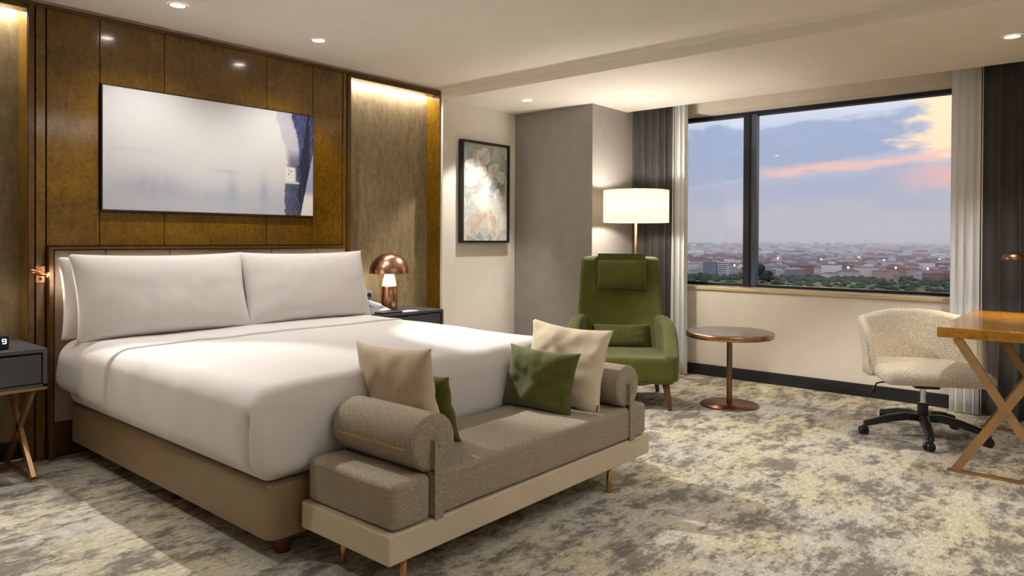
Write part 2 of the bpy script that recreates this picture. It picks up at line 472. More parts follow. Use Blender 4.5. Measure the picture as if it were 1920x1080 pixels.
obj('sill', rb((5.925, WY0 - .02, .757), (XF + .02, WY1, .79), .008, k=2), M['stone'], win, wn=True)
# skirtings
sk = BM(); box(sk, (XW - .016, YMIN, 0), (XW, YCOL, .097)); struct('baseboard_east', sk, M['skirting'], smooth=False)
struct('baseboard_picture', boxb((XB, YW - .016, 0), (XCOL, YW, .097)), M['skirting'], smooth=False)
sk = BM(); box(sk, (XCOL - .016, YCOL, 0), (XCOL, YW - .016, .097)); box(sk, (XCOL - .016, YCOL - .016, 0), (XW - .016, YCOL, .097)); struct('baseboard_column', sk, M['skirting'], smooth=False)
sk = BM(); box(sk, (.31, YN - .03, 0), (1.2, YN - .012, .10)); box(sk, (3.29, YN - .03, 0), (4.18, YN - .012, .10)); struct('baseboard_north', sk, M['skirting'], smooth=False)

# panelling
tr = thing('trim_1', 'glossy amber burl wood panelling behind the bed', 'panelling', kind='structure')
obj('backing', boxb((1.205, YP + .012, 0), (3.281, YN, 2.44)), M['gap'], tr, smooth=False)
def panel(x0, x1, z0, z1, m='burl', y=YP, name='wood_panel'):
    g = .0022; obj(name, rb((x0 + g, y, z0 + g), (x1 - g, y + .014, z1 - g), .0015, k=1), M[m], tr, smooth=False)
S1, S2, S3, S4 = 1.556, 1.915, 2.592, 2.953
panel(1.293, S1, 1.15, 2.44); panel(S4, 3.209, 1.15, 2.44)
for a, b in ((S1, S2), (S2, S3), (S3, S4)):
    panel(a, b, 2.07, 2.44); panel(a, b, 1.15, 1.345)
panel(S1, S4, 1.345, 2.07)
panel(1.315, 3.225, 0, .2, 'burl_dark', YP - .004, 'plinth_panel')
panel(1.242, 1.29, 0, 2.44, 'burl'); panel(1.205, 1.238, 0, 2.44, 'burl_dark', YP - .006, 'wood_stile')
panel(3.212, 3.244, 0, 2.44, 'burl', YP - .004, 'wood_stile'); panel(3.247, 3.281, 0, 2.44, 'burl_dark', YP - .012, 'wood_stile')
obj('top_rail', boxb((.30, YP - .012, 2.425), (4.20, YP + .02, 2.446)), M['burl_dark'], tr, smooth=False)
obj('shadow_gap', boxb((.30, YP + .01, 2.446), (4.20, YP + .03, ZC)), M['wall'], tr, smooth=False)
for x0, x1 in ((.31, 1.205), (3.281, 4.185)):
    obj('niche_panel', boxb((x0, YN - .012, 0), (x1, YN, 2.44)), M['niche'], tr, smooth=False)
    obj('pelmet', boxb((x0, YP, 2.405), (x1, YP + .085, 2.425)), M['burl_dark'], tr, smooth=False)
obj('niche_return', boxb((1.203, YP, 0), (1.2065, YN, 2.44)), M['burl'], tr, smooth=False)
obj('niche_return', boxb((4.185, YP - .012, 0), (4.1995, YN, 2.44)), M['burl'], tr, smooth=False)
obj('niche_return', boxb((.30, YP - .012, 0), (.31, YN, 2.44)), M['burl'], tr, smooth=False)
for x0, x1 in ((.31, 1.205), (3.281, 4.185)):
    led = obj('led_strip', boxb((x0 + .02, YP + .088, 2.43), (x1 - .02, YP + .10, 2.436)), M['lens'], tr, smooth=False)
    tag(led, 'bright led strip hidden behind the pelmet')
    light('niche_cove', 'AREA', ((x0 + x1) / 2, YP + .115, 2.428), 10, WARM, shape='RECTANGLE', size=.86, size_y=.05, rot=(R(-10), 0, 0))

# headboard
hb = thing('headboard', 'greige leather headboard of five upholstered panels in a bronze frame', 'headboard', (2.27, YP, 0))
for a, b in ((1.318, S1 + .016), (S1 + .016, S2 + .015), (S2 + .015, 2.607), (2.607, S4 + .01), (S4 + .01, 3.205)):
    p = obj('upholstered_panel', rb((a + .001 - 2.27, -.042, .20), (b - .001 - 2.27, -.008, 1.128), .006, k=3), M['head_leather'], hb, wn=True)
fb = BM(); box(fb, (1.293 - 2.27, -.05, 1.132), (3.212 - 2.27, -.004, 1.148)); box(fb, (1.293 - 2.27, -.05, 0), (1.312 - 2.27, -.004, 1.132))
tag(obj('frame', fb, M['burl_dark'], hb, smooth=False), 'narrow dark bronze brown frame strip')

# ------------------------------------------------------------------ paintings (brushed colours on a fine grid)
def painted(name, w, h, nu, nv, fn, m, parent):
    bm = BM(); lay = bm.verts.layers.float_color.new('paint'); vs = []
    for j in range(nv + 1):
        row = []
        for i in range(nu + 1):
            u, v = i / nu, j / nv
            p = bm.verts.new(((u - .5) * w, 0, v * h)); p[lay] = fn(u, v); row.append(p)
        vs.append(row)
    for j in range(nv):
        for i in range(nu): bm.faces.new((vs[j][i], vs[j][i + 1], vs[j + 1][i + 1], vs[j + 1][i]))
    return obj(name, bm, m, parent)

def lerp(a, b, t): return tuple(a[i] + (b[i] - a[i]) * t for i in range(len(a)))
def sst(x, a, b):
    t = min(1, max(0, (x - a) / (b - a))) if a != b else float(x > a); return t * t * (3 - 2 * t)
def nz(u, v, s, o=0): return noise.fractal(Vector((u * s, v * s, o)), 0.9, 2.0, 5)

def abstract_fn(u, v):
    # v = 0 at the bottom; aspect about 1.94
    x, y = u, v
    c = srgb(196, 193, 193)
    c = lerp(c, srgb(188, 190, 197), sst(nz(u * 2, v, 2.2, 3), -.2, .6) * .5)
    low = sst(v, .42, .12)
    c = lerp(c, srgb(172, 178, 190), low * .75)
    for (bu, bv, su, sv, k) in ((.20, .22, .12, .10, .55), (.56, .20, .03, .16, .45), (.72, .22, .025, .18, .5), (.40, .14, .2, .06, .3), (.53, .38, .06, .015, .5), (.12, .5, .1, .02, .15)):
        g = math.exp(-(((u - bu) / su) ** 2 + ((v - bv) / sv) ** 2)); c = lerp(c, srgb(142, 152, 170), min(1, g * k * (1 + nz(u * 3, v, 8, 1) * .6)))
    arc = abs(math.hypot((u - .30) * 1.9, v - .30) - .28)   # faint curved line
    if u > .34: c = lerp(c, srgb(196, 190, 178), sst(arc, .012, 0) * .35)
    j = nz(u * 2, v, 9, 5) * .012; fine = nz(u * 2, v * .3, 60, 8)
    # pale swoosh left of the navy
    l1 = .785 + .06 * sst(v, 1, .5) + j; r1 = .875 + .045 * sst(v, 1, .6) + j
    if v > .47 and l1 < u < r1 + .01:
        k = sst(u, l1, l1 + .02); c = lerp(c, srgb(164, 160, 174), k * (.8 + .25 * fine))
        c = lerp(c, srgb(84, 84, 106), sst(v, .68, .52) * sst(u, .83, .88) * .85)
    # navy mass
    lb = (.872 + .04 * sst(v, 1, .62) if v > .5 else (.892 if v > .33 else .93)) + j * .7
    if u > lb:
        c = lerp(c, lerp(srgb(40, 44, 84), srgb(76, 80, 124), max(0, min(1, .45 + fine * 1.6))), sst(u, lb, lb + .012))
    # blue grey block at the foot
    if .838 + j < u < .932 and v < .31:
        c = lerp(srgb(74, 80, 108), srgb(52, 58, 92), sst(u, .84, .93)); c = lerp(c, srgb(146, 150, 168), max(0, fine) * .5)
    # white patch with its scribble
    if .84 < u < .888 and .33 < v < .47: c = srgb(214, 212, 210)
    if .855 < u < .88 and .36 < v < .46 and nz(u * 9, v * 4, 16, 2) > .28: c = srgb(60, 60, 66)
    # near-black streak and pale wedge at the right edge
    s = .975 - .05 * (1 - v) + .02 * sst(v, .2, 0) + j
    if abs(u - s) < .022 * (.4 + .6 * sst(v, 1, .6)): c = lerp(c, srgb(26, 28, 42), .9)
    e = .998 - (.62 - v) * .115
    if v < .62 and u > e: c = lerp(srgb(150, 154, 186), srgb(222, 216, 212), sst(v, .25, .17))
    return c

pm = thing('painting', 'wide pale abstract canvas with navy strokes hung on the burl panelling', 'painting', (2.25, YP, 1.352))
obj('stretcher', boxb((-.693, -.026, 0), (.693, -.002, .714)), M['frame_black'], pm, smooth=False)
c_ = painted('canvas', 1.376, .702, 300, 150, abstract_fn, M['canvas'], pm); c_.location = (0, -.0275, .006)

blobs = []
rs = random.Random(11)
PAL = [srgb(236, 228, 216), srgb(150, 176, 176), srgb(90, 120, 124), srgb(206, 176, 158), srgb(222, 206, 170), srgb(120, 134, 150), srgb(190, 200, 196), srgb(70, 78, 84), srgb(170, 120, 96), srgb(176, 190, 160)]
for k in range(150):
    v = rs.random(); u = rs.random()
    top = v > .5
    col = rs.choice(PAL if top else [PAL[0], PAL[3], PAL[4], PAL[6], PAL[0], PAL[5], PAL[8]])
    blobs.append((u, v, rs.uniform(.03, .12), rs.uniform(.02, .07), rs.uniform(0, PI), col, rs.uniform(.35, .85)))
for (u, v, s) in ((.45, .86, .15), (.70, .75, .13), (.18, .63, .15), (.42, .72, .1), (.85, .68, .1), (.78, .5, .08), (.15, .78, .1)):   # pale blossoms
    blobs += [(u, v, s * 1.15, s * .72, .4, PAL[2], .6), (u, v, s, s * .62, .2, PAL[0], .95), (u + .03, v - .01, s * .55, s * .34, .9, PAL[1], .55), (u - .03, v + .02, s * .3, s * .2, .3, PAL[8], .35)]
def floral_fn(u, v):
    c = lerp(srgb(188, 196, 186), srgb(128, 156, 154), sst(v, .3, .8) * .8)
    c = lerp(c, srgb(226, 214, 202), sst(v, .32, .1))
    wu = u + nz(u, v, 7, 2) * .05; wv = v + nz(u, v, 7, 9) * .035
    for (bu, bv, a, b, th, col, k) in blobs:
        dx, dy = wu - bu, (wv - bv) * 1.45
        x = (dx * math.cos(th) + dy * math.sin(th)) / a; y = (-dx * math.sin(th) + dy * math.cos(th)) / (b * 1.45)
        d = x * x + y * y
        if d < 1.3: c = lerp(c, col, k * sst(d, 1.3, .7))
        if .9 < d < 1.15: c = lerp(c, srgb(88, 92, 96), .22)
    f = math.exp(-(((u - .45) / .2) ** 2 + ((v - .41) / .12) ** 4))   # the pale blank middle
    c = lerp(c, srgb(246, 240, 232), f * .9)
    for (x0, y0, x1, y1, wd, col) in ((.5, .27, .2, .1, .06, srgb(196, 150, 122)), (.62, .3, .72, .06, .05, srgb(206, 170, 146)), (.22, .49, .3, .5, .012, srgb(70, 72, 78)), (.55, .47, .66, .46, .016, srgb(120, 90, 84))):
        t = max(0, min(1, ((u - x0) * (x1 - x0) + (v - y0) * (y1 - y0)) / ((x1 - x0) ** 2 + (y1 - y0) ** 2)))
        d = math.hypot(u - x0 - t * (x1 - x0), (v - y0 - t * (y1 - y0)) * 1.45) + nz(u, v, 12, 4) * .01
        c = lerp(c, col, sst(d, wd, wd * .4) * .8)
    return lerp(lerp(c, srgb(244, 242, 236), .22), srgb(120, 110, 104), max(0, nz(u, v, 22, 6)) * .35)

pf = thing('framed_print', 'tall framed print of pale flowers in a black frame beside the grey corner', 'picture', (4.698, YW, 1.166))
fr = BM(); W2, H2 = .312, .895
box(fr, (-W2, -.05, 0), (-W2 + .02, -.002, H2)); box(fr, (W2 - .02, -.05, 0), (W2, -.002, H2)); box(fr, (-W2 + .02, -.05, 0), (W2 - .02, -.002, .02)); box(fr, (-W2 + .02, -.05, H2 - .02), (W2 - .02, -.002, H2))
obj('frame', fr, M['frame_black'], pf, smooth=False)
c_ = painted('print', .584, .855, 130, 190, floral_fn, M['print'], pf); c_.location = (0, -.03, .02)

# ------------------------------------------------------------------ bed
bed = thing('bed', 'king size bed base in taupe leather with its mattress', 'bed', (2.27, 3.35, 0))
obj('base', rb((1.39 - 2.27, 2.335 - 3.35, .085), (3.15 - 2.27, 4.352 - 3.35, .303), (.05, .05, .016), k=5, n=(6, 6, 2)), M['leather'], bed, wn=True)
for x in (-.76, .76):
    for y in (-.905, -.03, .9):
        l = BM(); lathe(l, [(0, 0), (.03, 0), (.036, .09), (0, .09)], 20, (x, y, 0)); obj('leg', l, M['bed_leg'], bed)
obj('mattress', rb((1.375 - 2.27, 2.345 - 3.35, .298), (3.165 - 2.27, 4.34 - 3.35, .60), .06, k=5, n=(8, 8, 3)), M['cotton'], bed)

def cloth(seed, bulge, amp, crown=0.0, lo=None, hi=None, pleat=True):
    cx = (lo[0] + hi[0]) / 2
    def f(p):
        z = (p.z - lo[2]) / (hi[2] - lo[2])
        side = max(0, math.sin(PI * min(1, max(0, z)) ** .8))
        sx = (p.x - cx) / ((hi[0] - lo[0]) / 2)
        top = sst(z, .8, 1.0)
        d = noise.noise(Vector((p.x * 2.2, p.y * 2.2, p.z * 2 + seed))) * amp + noise.noise(Vector((p.x * 6, p.y * 6, p.z * 3 + seed))) * amp * .35
        p = p.copy()
        p.x += math.copysign(sst(abs(sx), .8, 1), sx) * (bulge * side + d * 1.2 * (1 - top) - .022 * (1 - z) * 0)
        p.z += top * (d + crown * (1 - sx * sx))
        yy = sst(p.y, lo[1] + .25, lo[1])
        if pleat: p.y -= yy * (bulge * side * .8) * (1 - top)
        hang = (1 - top) * (noise.noise(Vector((p.y * 3.2, p.x * 3.2, seed + 4))) * .016 + noise.noise(Vector((p.y * 11, p.x * 11, z * 1.5 + seed + 7))) * .006) * (1 - z * .6)
        p.x += math.copysign(1, sx) * hang * sst(abs(sx), .9, 1)
        p.z += (1 - z) * (1 - top) * noise.noise(Vector((p.y * 1.6, p.x * 1.6, seed + 2))) * .012
        # tucked corner fold at the foot
        if pleat and p.y < lo[1] + .3 and abs(sx) > .8:
            p.y -= .02 * math.exp(-((p.y - lo[1]) / .03) ** 2) * sst(z, .8, .5)
            q = (p.y - lo[1])
            p.x -= math.copysign(1, sx) * .062 * math.exp(-((q - .05 - .01 * z) / .009) ** 2) * sst(z, .8, .55)
        return p
    return f
def cloth_shell(lo, hi, r, seed, bulge, amp, crown, n, skip, pleat=True):
    return rb(lo, hi, r, k=7, n=n, deform=cloth(seed, bulge, amp, crown, lo, hi, pleat), skip=skip)
def solid(o, t):
    m = o.modifiers.new('thick', 'SOLIDIFY'); m.thickness = t; m.offset = -1
dv = obj('duvet', cloth_shell((1.345, 2.325, .315), (3.205, 3.72, .655), (.085, .075, .085), 3, .018, .010, .014, (40, 34, 10), ('-z', '+y')), M['cotton']); solid(dv, .02)
tag(dv, 'smooth white duvet spread over the bed down to the leather base', 'duvet')
cf = obj('top_sheet', cloth_shell((1.335, 3.655, .335), (3.212, 4.02, .664), (.10, .012, .085), 3, .022, .010, .014, (40, 12, 10), ('-z', '+y'), False), M['cotton']); solid(cf, .008)
tag(cf, 'white top sheet folded back in a band across the bed below the pillows', 'sheet')
fs = obj('fitted_sheet', cloth_shell((1.342, 3.98, .36), (3.205, 4.34, .648), (.09, .03, .08), 5, .022, .012, .006, (30, 12, 8), ('-z',), False), M['cotton']); solid(fs, .008)
tag(fs, 'white sheet under the pillows at the head end of the bed', 'sheet')

def bed_pillow(x, y, w, h, t, tilt, seed, label, roll=0, z=.655, yaw=-90):
    o = obj('bed_pillow', pillow_bm(w, h, t, seed, n=48, wr=.0028, pinch=.045, pw=.5, sag=.012), M['cotton'])
    zc = z + h / 2 * math.cos(R(tilt)) + .005
    place(o, (x, y, zc), yaw, tilt, roll)
    tag(o, label, 'pillow', 'bed pillows against the headboard'); return o
bed_pillow(1.795, 4.085, .96, .47, .20, 16, 1, 'front white pillow on the side of the bed nearer the alarm clock')
bed_pillow(2.715, 4.085, .94, .47, .20, 16, 2, 'white pillow on the side of the bed nearer the copper mushroom lamp')
bed_pillow(1.765, 4.23, .93, .44, .17, 9, 4, 'white pillow standing behind the front pillow, only its edge showing')

# ------------------------------------------------------------------ bench at the foot of the bed
bn = thing('bench', 'tweed daybed bench with two bolsters at the foot of the bed', 'bench', (2.335, 2.055, 0))
ox, oy = 2.335, 2.055
b = obj('base', rb((1.50 - ox, 1.80 - oy, .13), (3.175 - ox, 2.30 - oy, .229), .006, k=3), M['bench_leather'], bn, wn=True)
tag(b, 'pale beige leather base')
def seat(x0, x1, rr):
    return rb((x0 - ox, 1.805 - oy, .229), (x1 - ox, 2.295 - oy, .388), rr, k=5, n=(max(2, int((x1 - x0) * 14)), 6, 3),
              deform=lambda p: Vector((p.x, p.y, p.z + .004 * noise.noise(p * 7))))
obj('seat_cushion', seat(1.518, 1.694, (.03, .03, .022)), M['tweed'], bn)
obj('seat_cushion', seat(1.700, 3.004, (.012, .03, .022)), M['tweed'], bn)
obj('seat_cushion', seat(3.010, 3.16, (.03, .03, .022)), M['tweed'], bn)
for i, xc in enumerate((1.722, 3.008)):
    rbo = .1
    bb = BM(); prof = [(0, 0), (rbo * .6, -.002), (rbo - .012, 0), (rbo - .003, .004), (rbo, .012)] + [(rbo + .002 * math.sin(PI * k / 8), .012 + .436 * k / 8) for k in range(1, 8)] + [(rbo, .448), (rbo - .003, .456), (rbo - .012, .46), (rbo * .6, .462), (0, .462)]
    lathe(bb, prof, 48)
    bmesh.ops.rotate(bb, verts=bb.verts[:], cent=(0, 0, 0), matrix=Matrix.Rotation(-PI / 2, 3, 'X'))   # axis +Y
    bmesh.ops.translate(bb, verts=bb.verts[:], vec=(xc - ox, 1.822 - oy, .486))
    bo = obj('bolster', bb, M['tweed'], bn)
    for y in (1.834, 2.272):   # piping at both ends
        pp = BM(); tube(pp, [(xc - ox + (rbo - .001) * math.cos(2 * PI * k / 40), y - oy, .486 + (rbo - .001) * math.sin(2 * PI * k / 40)) for k in range(41)], .0032, 6, False)
        obj('piping', pp, M['tweed'], bo)
    a = R(187)
    zz = BM(); bar(zz, (xc - ox + rbo * 1.01 * math.cos(a), 1.865 - oy, .486 + rbo * 1.01 * math.sin(a)), (xc - ox + rbo * 1.01 * math.cos(a), 2.25 - oy, .486 + rbo * 1.01 * math.sin(a)), .006, .004, (0, 0, 1))
    if i == 0: obj('zip', zz, M['zip'], bo, smooth=False)
    else: zz.free()
    for y, s in ((1.8005, -1), (2.2995, 1)):
        st = BM(); hw = .021; pl = [(xc - ox - hw, .226), (xc - ox + hw, .226), (xc - ox + hw, .488)] + [(xc - ox + hw * math.cos(t), .488 + hw * math.sin(t)) for t in [PI * k / 10 for k in range(1, 10)]] + [(xc - ox - hw, .488)]
        y0, y1 = (y - .0035, y + .0035); prism(st, pl, 1, y0 - oy, y1 - oy)
        so = obj('strap', st, M['tweed'], bn, smooth=False)
        bt = BM(); lathe(bt, [(0, .006), (.005, .0055), (.008, .003), (.009, 0)], 18)
        bmesh.ops.rotate(bt, verts=bt.verts[:], cent=(0, 0, 0), matrix=Matrix.Rotation(PI / 2 * (1 if s < 0 else -1), 3, 'X'))
        bmesh.ops.translate(bt, verts=bt.verts[:], vec=(xc - ox, (y0 if s < 0 else y1) - oy, .486)); obj('button', bt, M['tweed'], so)
        if s < 0:
            pk = BM(); box(pk, (xc - ox - .018, y1 - oy - .002, .40), (xc - ox + .018, 1.826 - oy, .50)); obj('fixing', pk, M['tweed'], so, smooth=False)
for (x, y) in ((1.60, 1.845), (2.875, 1.845), (1.60, 2.18), (2.875, 2.18)):
    l = BM(); lathe(l, [(0, 0), (.0105, 0), (.0115, .002), (.0115, .134), (0, .134)], 20, (x - ox, y - oy, 0)); obj('leg', l, M['brass'], bn)

def cushion(name, mat, w, h, t, loc, facing, tilt, roll, seed, label, group=None, wr=.009, pinch=.10):
    o = obj(name, pillow_bm(w, h, t, seed, wr=wr, pinch=pinch), M[mat]); place(o, loc, facing, tilt, roll); tag(o, label, 'cushion', group); return o
cushion('throw_cushion', 'linen_dark', .50, .42, .13, (1.865, 2.185, .575), -4, 8, 2, 11, 'sand linen square cushion leaning on the near bolster of the bench')
cushion('throw_cushion', 'green_dark', .36, .29, .10, (1.985, 2.175, .522), 4, 14, 0, 12, 'dark green cushion mostly hidden behind the sand linen cushion')
c1 = cushion('throw_cushion', 'linen', .47, .42, .13, (2.845, 2.085, .575), 184, 12, 3, 13, 'large cream square cushion leaning on the far bolster of the bench')
cushion('throw_cushion', 'green_dark', .40, .30, .11, (2.69, 2.12, .528), 186, 15, 2, 14, 'small green velvet cushion in front of the large cream cushion')
lb = BM(); box(lb, (.21, -.012, -.19), (.222, .012, -.15)); t_ = obj('label', lb, M['tape'], c1, smooth=False)

# ------------------------------------------------------------------ night stands
def nightstand(name, label, x0, x1):
    cx = (x0 + x1) / 2; w = (x1 - x0) / 2; y0, y1 = 4.035, 4.50; cy = (y0 + y1) / 2
    t = thing(name, label, 'nightstand', (cx, cy, 0), 0, 'nightstands beside the bed'); d = (y1 - y0) / 2
    bm = BM(); box(bm, (-w, -d, .632), (w, d, .65)); box(bm, (-w, -d, .462), (-w + .018, d, .632)); box(bm, (w - .018, -d, .462), (w, d, .632)); box(bm, (-w, -d, .462), (w, d, .476)); box(bm, (-w + .018, d - .015, .476), (w - .018, d, .632))
    obj('body', bm, M['grey_lacquer'], t, smooth=False)
    obj('drawer', rb((-w + .022, -d + .008, .480), (w - .022, d - .03, .622), .002, k=1), M['grey_lacquer'], t, smooth=False)
    tr_ = BM(); box(tr_, (-w, -d, .448), (w, d, .462)); tag(obj('edge_trim', tr_, M['copper_flat'], t, smooth=False), 'copper strip under the box')
    for sx in (-1, 1):
        g = BM(); x = sx * (w - .055)
        bar(g, (x, -d + .02, .012), (x, d - .02, .45), .032, .02, (0, 1, 0)); bar(g, (x - .001, d - .02, .012), (x - .001, -d + .02, .45), .032, .018, (0, 1, 0))
        box(g, (x - .012, -d, 0), (x + .012, d, .012)); obj('leg_frame', g, M['copper_flat'], t, smooth=False)
    return t
nightstand('nightstand', 'dark grey nightstand on crossed copper legs under the alarm clock', .56, 1.19)
nightstand('nightstand', 'dark grey nightstand under the copper mushroom lamp and telephone', 3.29, 3.90)

# mushroom lamps
def mushroom(loc, label):
    t = thing('table_lamp', label, 'table lamp', loc, 0, 'copper mushroom lamps')
    bm = BM(); lathe(bm, [(0, 0), (.060, 0), (.062, .002), (.062, .184), (.058, .188), (.052, .188)], 48); obj('base', bm, M['copper'], t)
    bm = BM(); lathe(bm, [(.052, .186), (.052, .192), (.044, .235), (.032, .28), (.026, .30)], 40); obj('diffuser', bm, M['white_glass'], t)
    bm = BM(); pr = []
    for k in range(0, 13):
        a = PI / 2 * k / 12; pr.append((.153 * math.cos(a), .286 + .153 * math.sin(a)))
    pi_ = [(max(0, r - .004), z - .003) for r, z in pr][::-1]
    lathe(bm, pr + pi_[0:] , 56); obj('shade', bm, M['copper'], t)
    bm = BM(); lathe(bm, [(.028, .296), (.02, .34), (.012, .43), (0, .432)], 20); obj('stem', bm, M['copper'], t)
    light('mushroom_glow', 'POINT', (loc[0], loc[1], loc[2] + .262), 6, (1, .86, .68), .05)
    return t
mushroom((3.55, 4.27, .65), 'copper mushroom table lamp on the nightstand beside the telephone')
mushroom((.845, 4.27, .65), 'copper mushroom table lamp at the edge of the picture behind the alarm clock')

# alarm clock, with the one digit the picture shows
ck = thing('alarm_clock', 'small black alarm clock with blue digit on the nightstand', 'clock', (1.00, 4.15, .65), R(0))
obj('case', rb((-.055, -.025, 0), (.055, .03, .072), .009, k=4), M['black_plastic'], ck, wn=True)
tag(obj('face', boxb((-.048, -.0262, .02), (.048, -.0248, .062), ), M['black'], ck, smooth=False), 'dark glossy display window')
dg = BM(); dx = .033; sw, sh, th = .0075, .0105, .0026
for seg in ((-1, 0, 'h'), (0, 0, 'h'), (1, 0, 'h')):
    box(dg, (dx - sw, -.0272, .041 + seg[0] * sh * 1.0 - th / 2), (dx + sw, -.0264, .041 + seg[0] * sh + th / 2))
for (s, v) in ((-1, 1), (1, 1), (1, -1)):
    z0, z1 = sorted((.041, .041 + v * sh)); box(dg, (dx + s * sw - th / 2, -.0272, z0), (dx + s * sw + th / 2, -.0264, z1))
tag(obj('digit', dg, M['clock_digit'], ck, smooth=False), 'glowing pale blue figure nine')

# reading light on the panelling
def reading_light(x, sgn, label):
    rl = thing('reading_light', label, 'wall light', (x, YP, 1.0), 0, 'reading lights beside the headboard')
    obj('wall_plate', rb((-.022, -.012, -.045), (.022, 0, .045), .002, k=2), M['brass'], rl, wn=True)
    bm = BM(); tube(bm, [(-.055 * sgn, -.035, .022), (.02 * sgn, -.05, -.002)], .013, 20); obj('head', bm, M['brass'], rl)
    bm = BM(); tube(bm, [(.0195 * sgn, -.05, -.002), (.0225 * sgn, -.0506, -.003)], .0115, 20); obj('lens', bm, M['led_white'], rl)
    bm = BM(); tube(bm, [(0, -.01, .018), (-.01 * sgn, -.045, .01)], .006, 12); obj('swivel', bm, M['brass'], rl)
    bm = BM(); lathe(bm, [(0, 0), (.007, 0), (.007, .004), (0, .004)], 16); bmesh.ops.rotate(bm, verts=bm.verts[:], cent=(0, 0, 0), matrix=Matrix.Rotation(PI / 2, 3, 'X')); bmesh.ops.translate(bm, verts=bm.verts[:], vec=(0, -.012, -.024)); obj('switch', bm, M['black'], rl)
    src = Vector((x + .028 * sgn, 4.347, .997)); d = Vector((2.27 - .25 * sgn, 2.9, .6)) - src
    light('reading_beam', 'SPOT', src, 14, (1, .90, .74), .012, d.to_track_quat('-Z', 'Y').to_euler(), spot_size=R(80), spot_blend=.6)
reading_light(1.262, 1, 'small lit brass swivel light on the wood stile beside the alarm clock nightstand')
reading_light(3.255, -1, 'small brass swivel light behind the pillow nearer the copper mushroom lamp')

# telephone, folder, note sheet, sockets
ph = thing('telephone', 'pale grey desk telephone on the nightstand beside the pillow', 'telephone', (3.36, 4.22, .65), R(20))
bm = BM(); prism(bm, [(-.10, 0), (.10, 0), (.10, .075), (.075, .078), (-.10, .02)], 0, -.085, .085); obj('body', bm, M['phone'], ph, smooth=False)
bm = BM(); rbox(bm, (-.078, -.10, .04), (-.03, .10, .075), .016, k=4, deform=lambda p: Vector((p.x, p.y, p.z + .24 * (p.y + .1) + (.018 if abs(p.y) > .065 else 0) * -1 + .012))); obj('handset', bm, M['phone'], ph)
kb = BM()
for i in range(3):
    for j in range(4):
        x, y = .0 + i * .022, -.06 + j * .026; z = .02 + (y + .1) * .33
        box(kb, (x, y, z), (x + .015, y + .016, z + .006))
k_ = obj('keypad', kb, M['grey_lacquer'], ph, smooth=False)
fo = obj('folder', rb((3.30, 4.055, .65), (3.50, 4.165, .664), .004, k=2), M['black'], wn=True); tag(fo, 'black folder lying on the nightstand in front of the telephone', 'folder')
npd = obj('note_sheet', rb((3.53, 4.07, .65), (3.67, 4.16, .653), .001, k=1), M['paper'], smooth=False); tag(npd, 'white note sheet lying in front of the mushroom lamp', 'paper')
sp = thing('socket_plate', 'grey double socket plate on the niche wall above the telephone', 'socket', (3.515, YN - .012, .745))
obj('plate', rb((-.08, -.009, -.045), (.08, 0, .045), .003, k=2), M['plate'], sp, wn=True)
for x in (-.04, .04):
    bm = BM(); lathe(bm, [(.024, .0), (.024, .003), (.019, .003), (.019, -.004), (0, -.004)], 24); bmesh.ops.rotate(bm, verts=bm.verts[:], cent=(0, 0, 0), matrix=Matrix.Rotation(PI / 2, 3, 'X')); bmesh.ops.translate(bm, verts=bm.verts[:], vec=(x, -.0135, 0)); obj('socket', bm, M['black'], sp)

# ------------------------------------------------------------------ downlights and added fill spots
def downlight(x, y, z, label, energy, size=70, blend=.6, soft=.018, rot=(0, 0, 0), glow=0, aim=None):
    if aim: rot = (Vector(aim) - Vector((x, y, z - .02))).to_track_quat('-Z', 'Y').to_euler()
    t = thing('downlight', label, 'ceiling light', (x, y, z), 0, 'recessed downlights')
    bm = BM(); lathe(bm, [(.036, -.001), (.040, -.005), (.047, -.005), (.050, -.001)], 40); obj('trim_ring', bm, M['white_trim'], t)
    bm = BM(); lathe(bm, [(0, -.002), (.038, -.002)], 40); bmesh.ops.reverse_faces(bm, faces=bm.faces[:]); obj('lens', bm, M['lens'], t)
    light('downlight_or_fill', 'SPOT', (x, y, z - .02), energy, WARM, soft, rot, spot_size=R(size), spot_blend=blend)
    if glow: light('downlight_spill', 'SPOT', (x, y, z - .02), glow, WARM, soft, spot_size=R(130), spot_blend=.8)
downlight(1.77, 3.906, ZC, 'lit downlight over the side of the bed nearer the alarm clock', 78, 59, .35, glow=34, aim=(.85, 2.4, 0))
downlight(2.662, 3.906, ZC, 'lit downlight over the side of the bed nearer the mushroom lamp', 200, 59, .35, glow=34, aim=(3.95, 1.8, 0))
downlight(4.672, 3.835, ZL, 'lit downlight in the lower ceiling in front of the framed print', 64, 70, .4, rot=(R(12), R(12), 0))
downlight(4.966, .488, ZL, 'lit downlight in the lower ceiling above the desk', 48, 96)
for (x, y, e) in ((3.4, .75, 12), (1.9, -.6, 18), (.2, 2.9, 34), (4.9, -1.0, 30)):  # unseen fill spots added for general brightness, without fixtures
    z = ZC if x < XB else ZL
    light('downlight_or_fill', 'SPOT', (x, y, z - .02), e, WARM, .03, spot_size=R(84), spot_blend=.5)

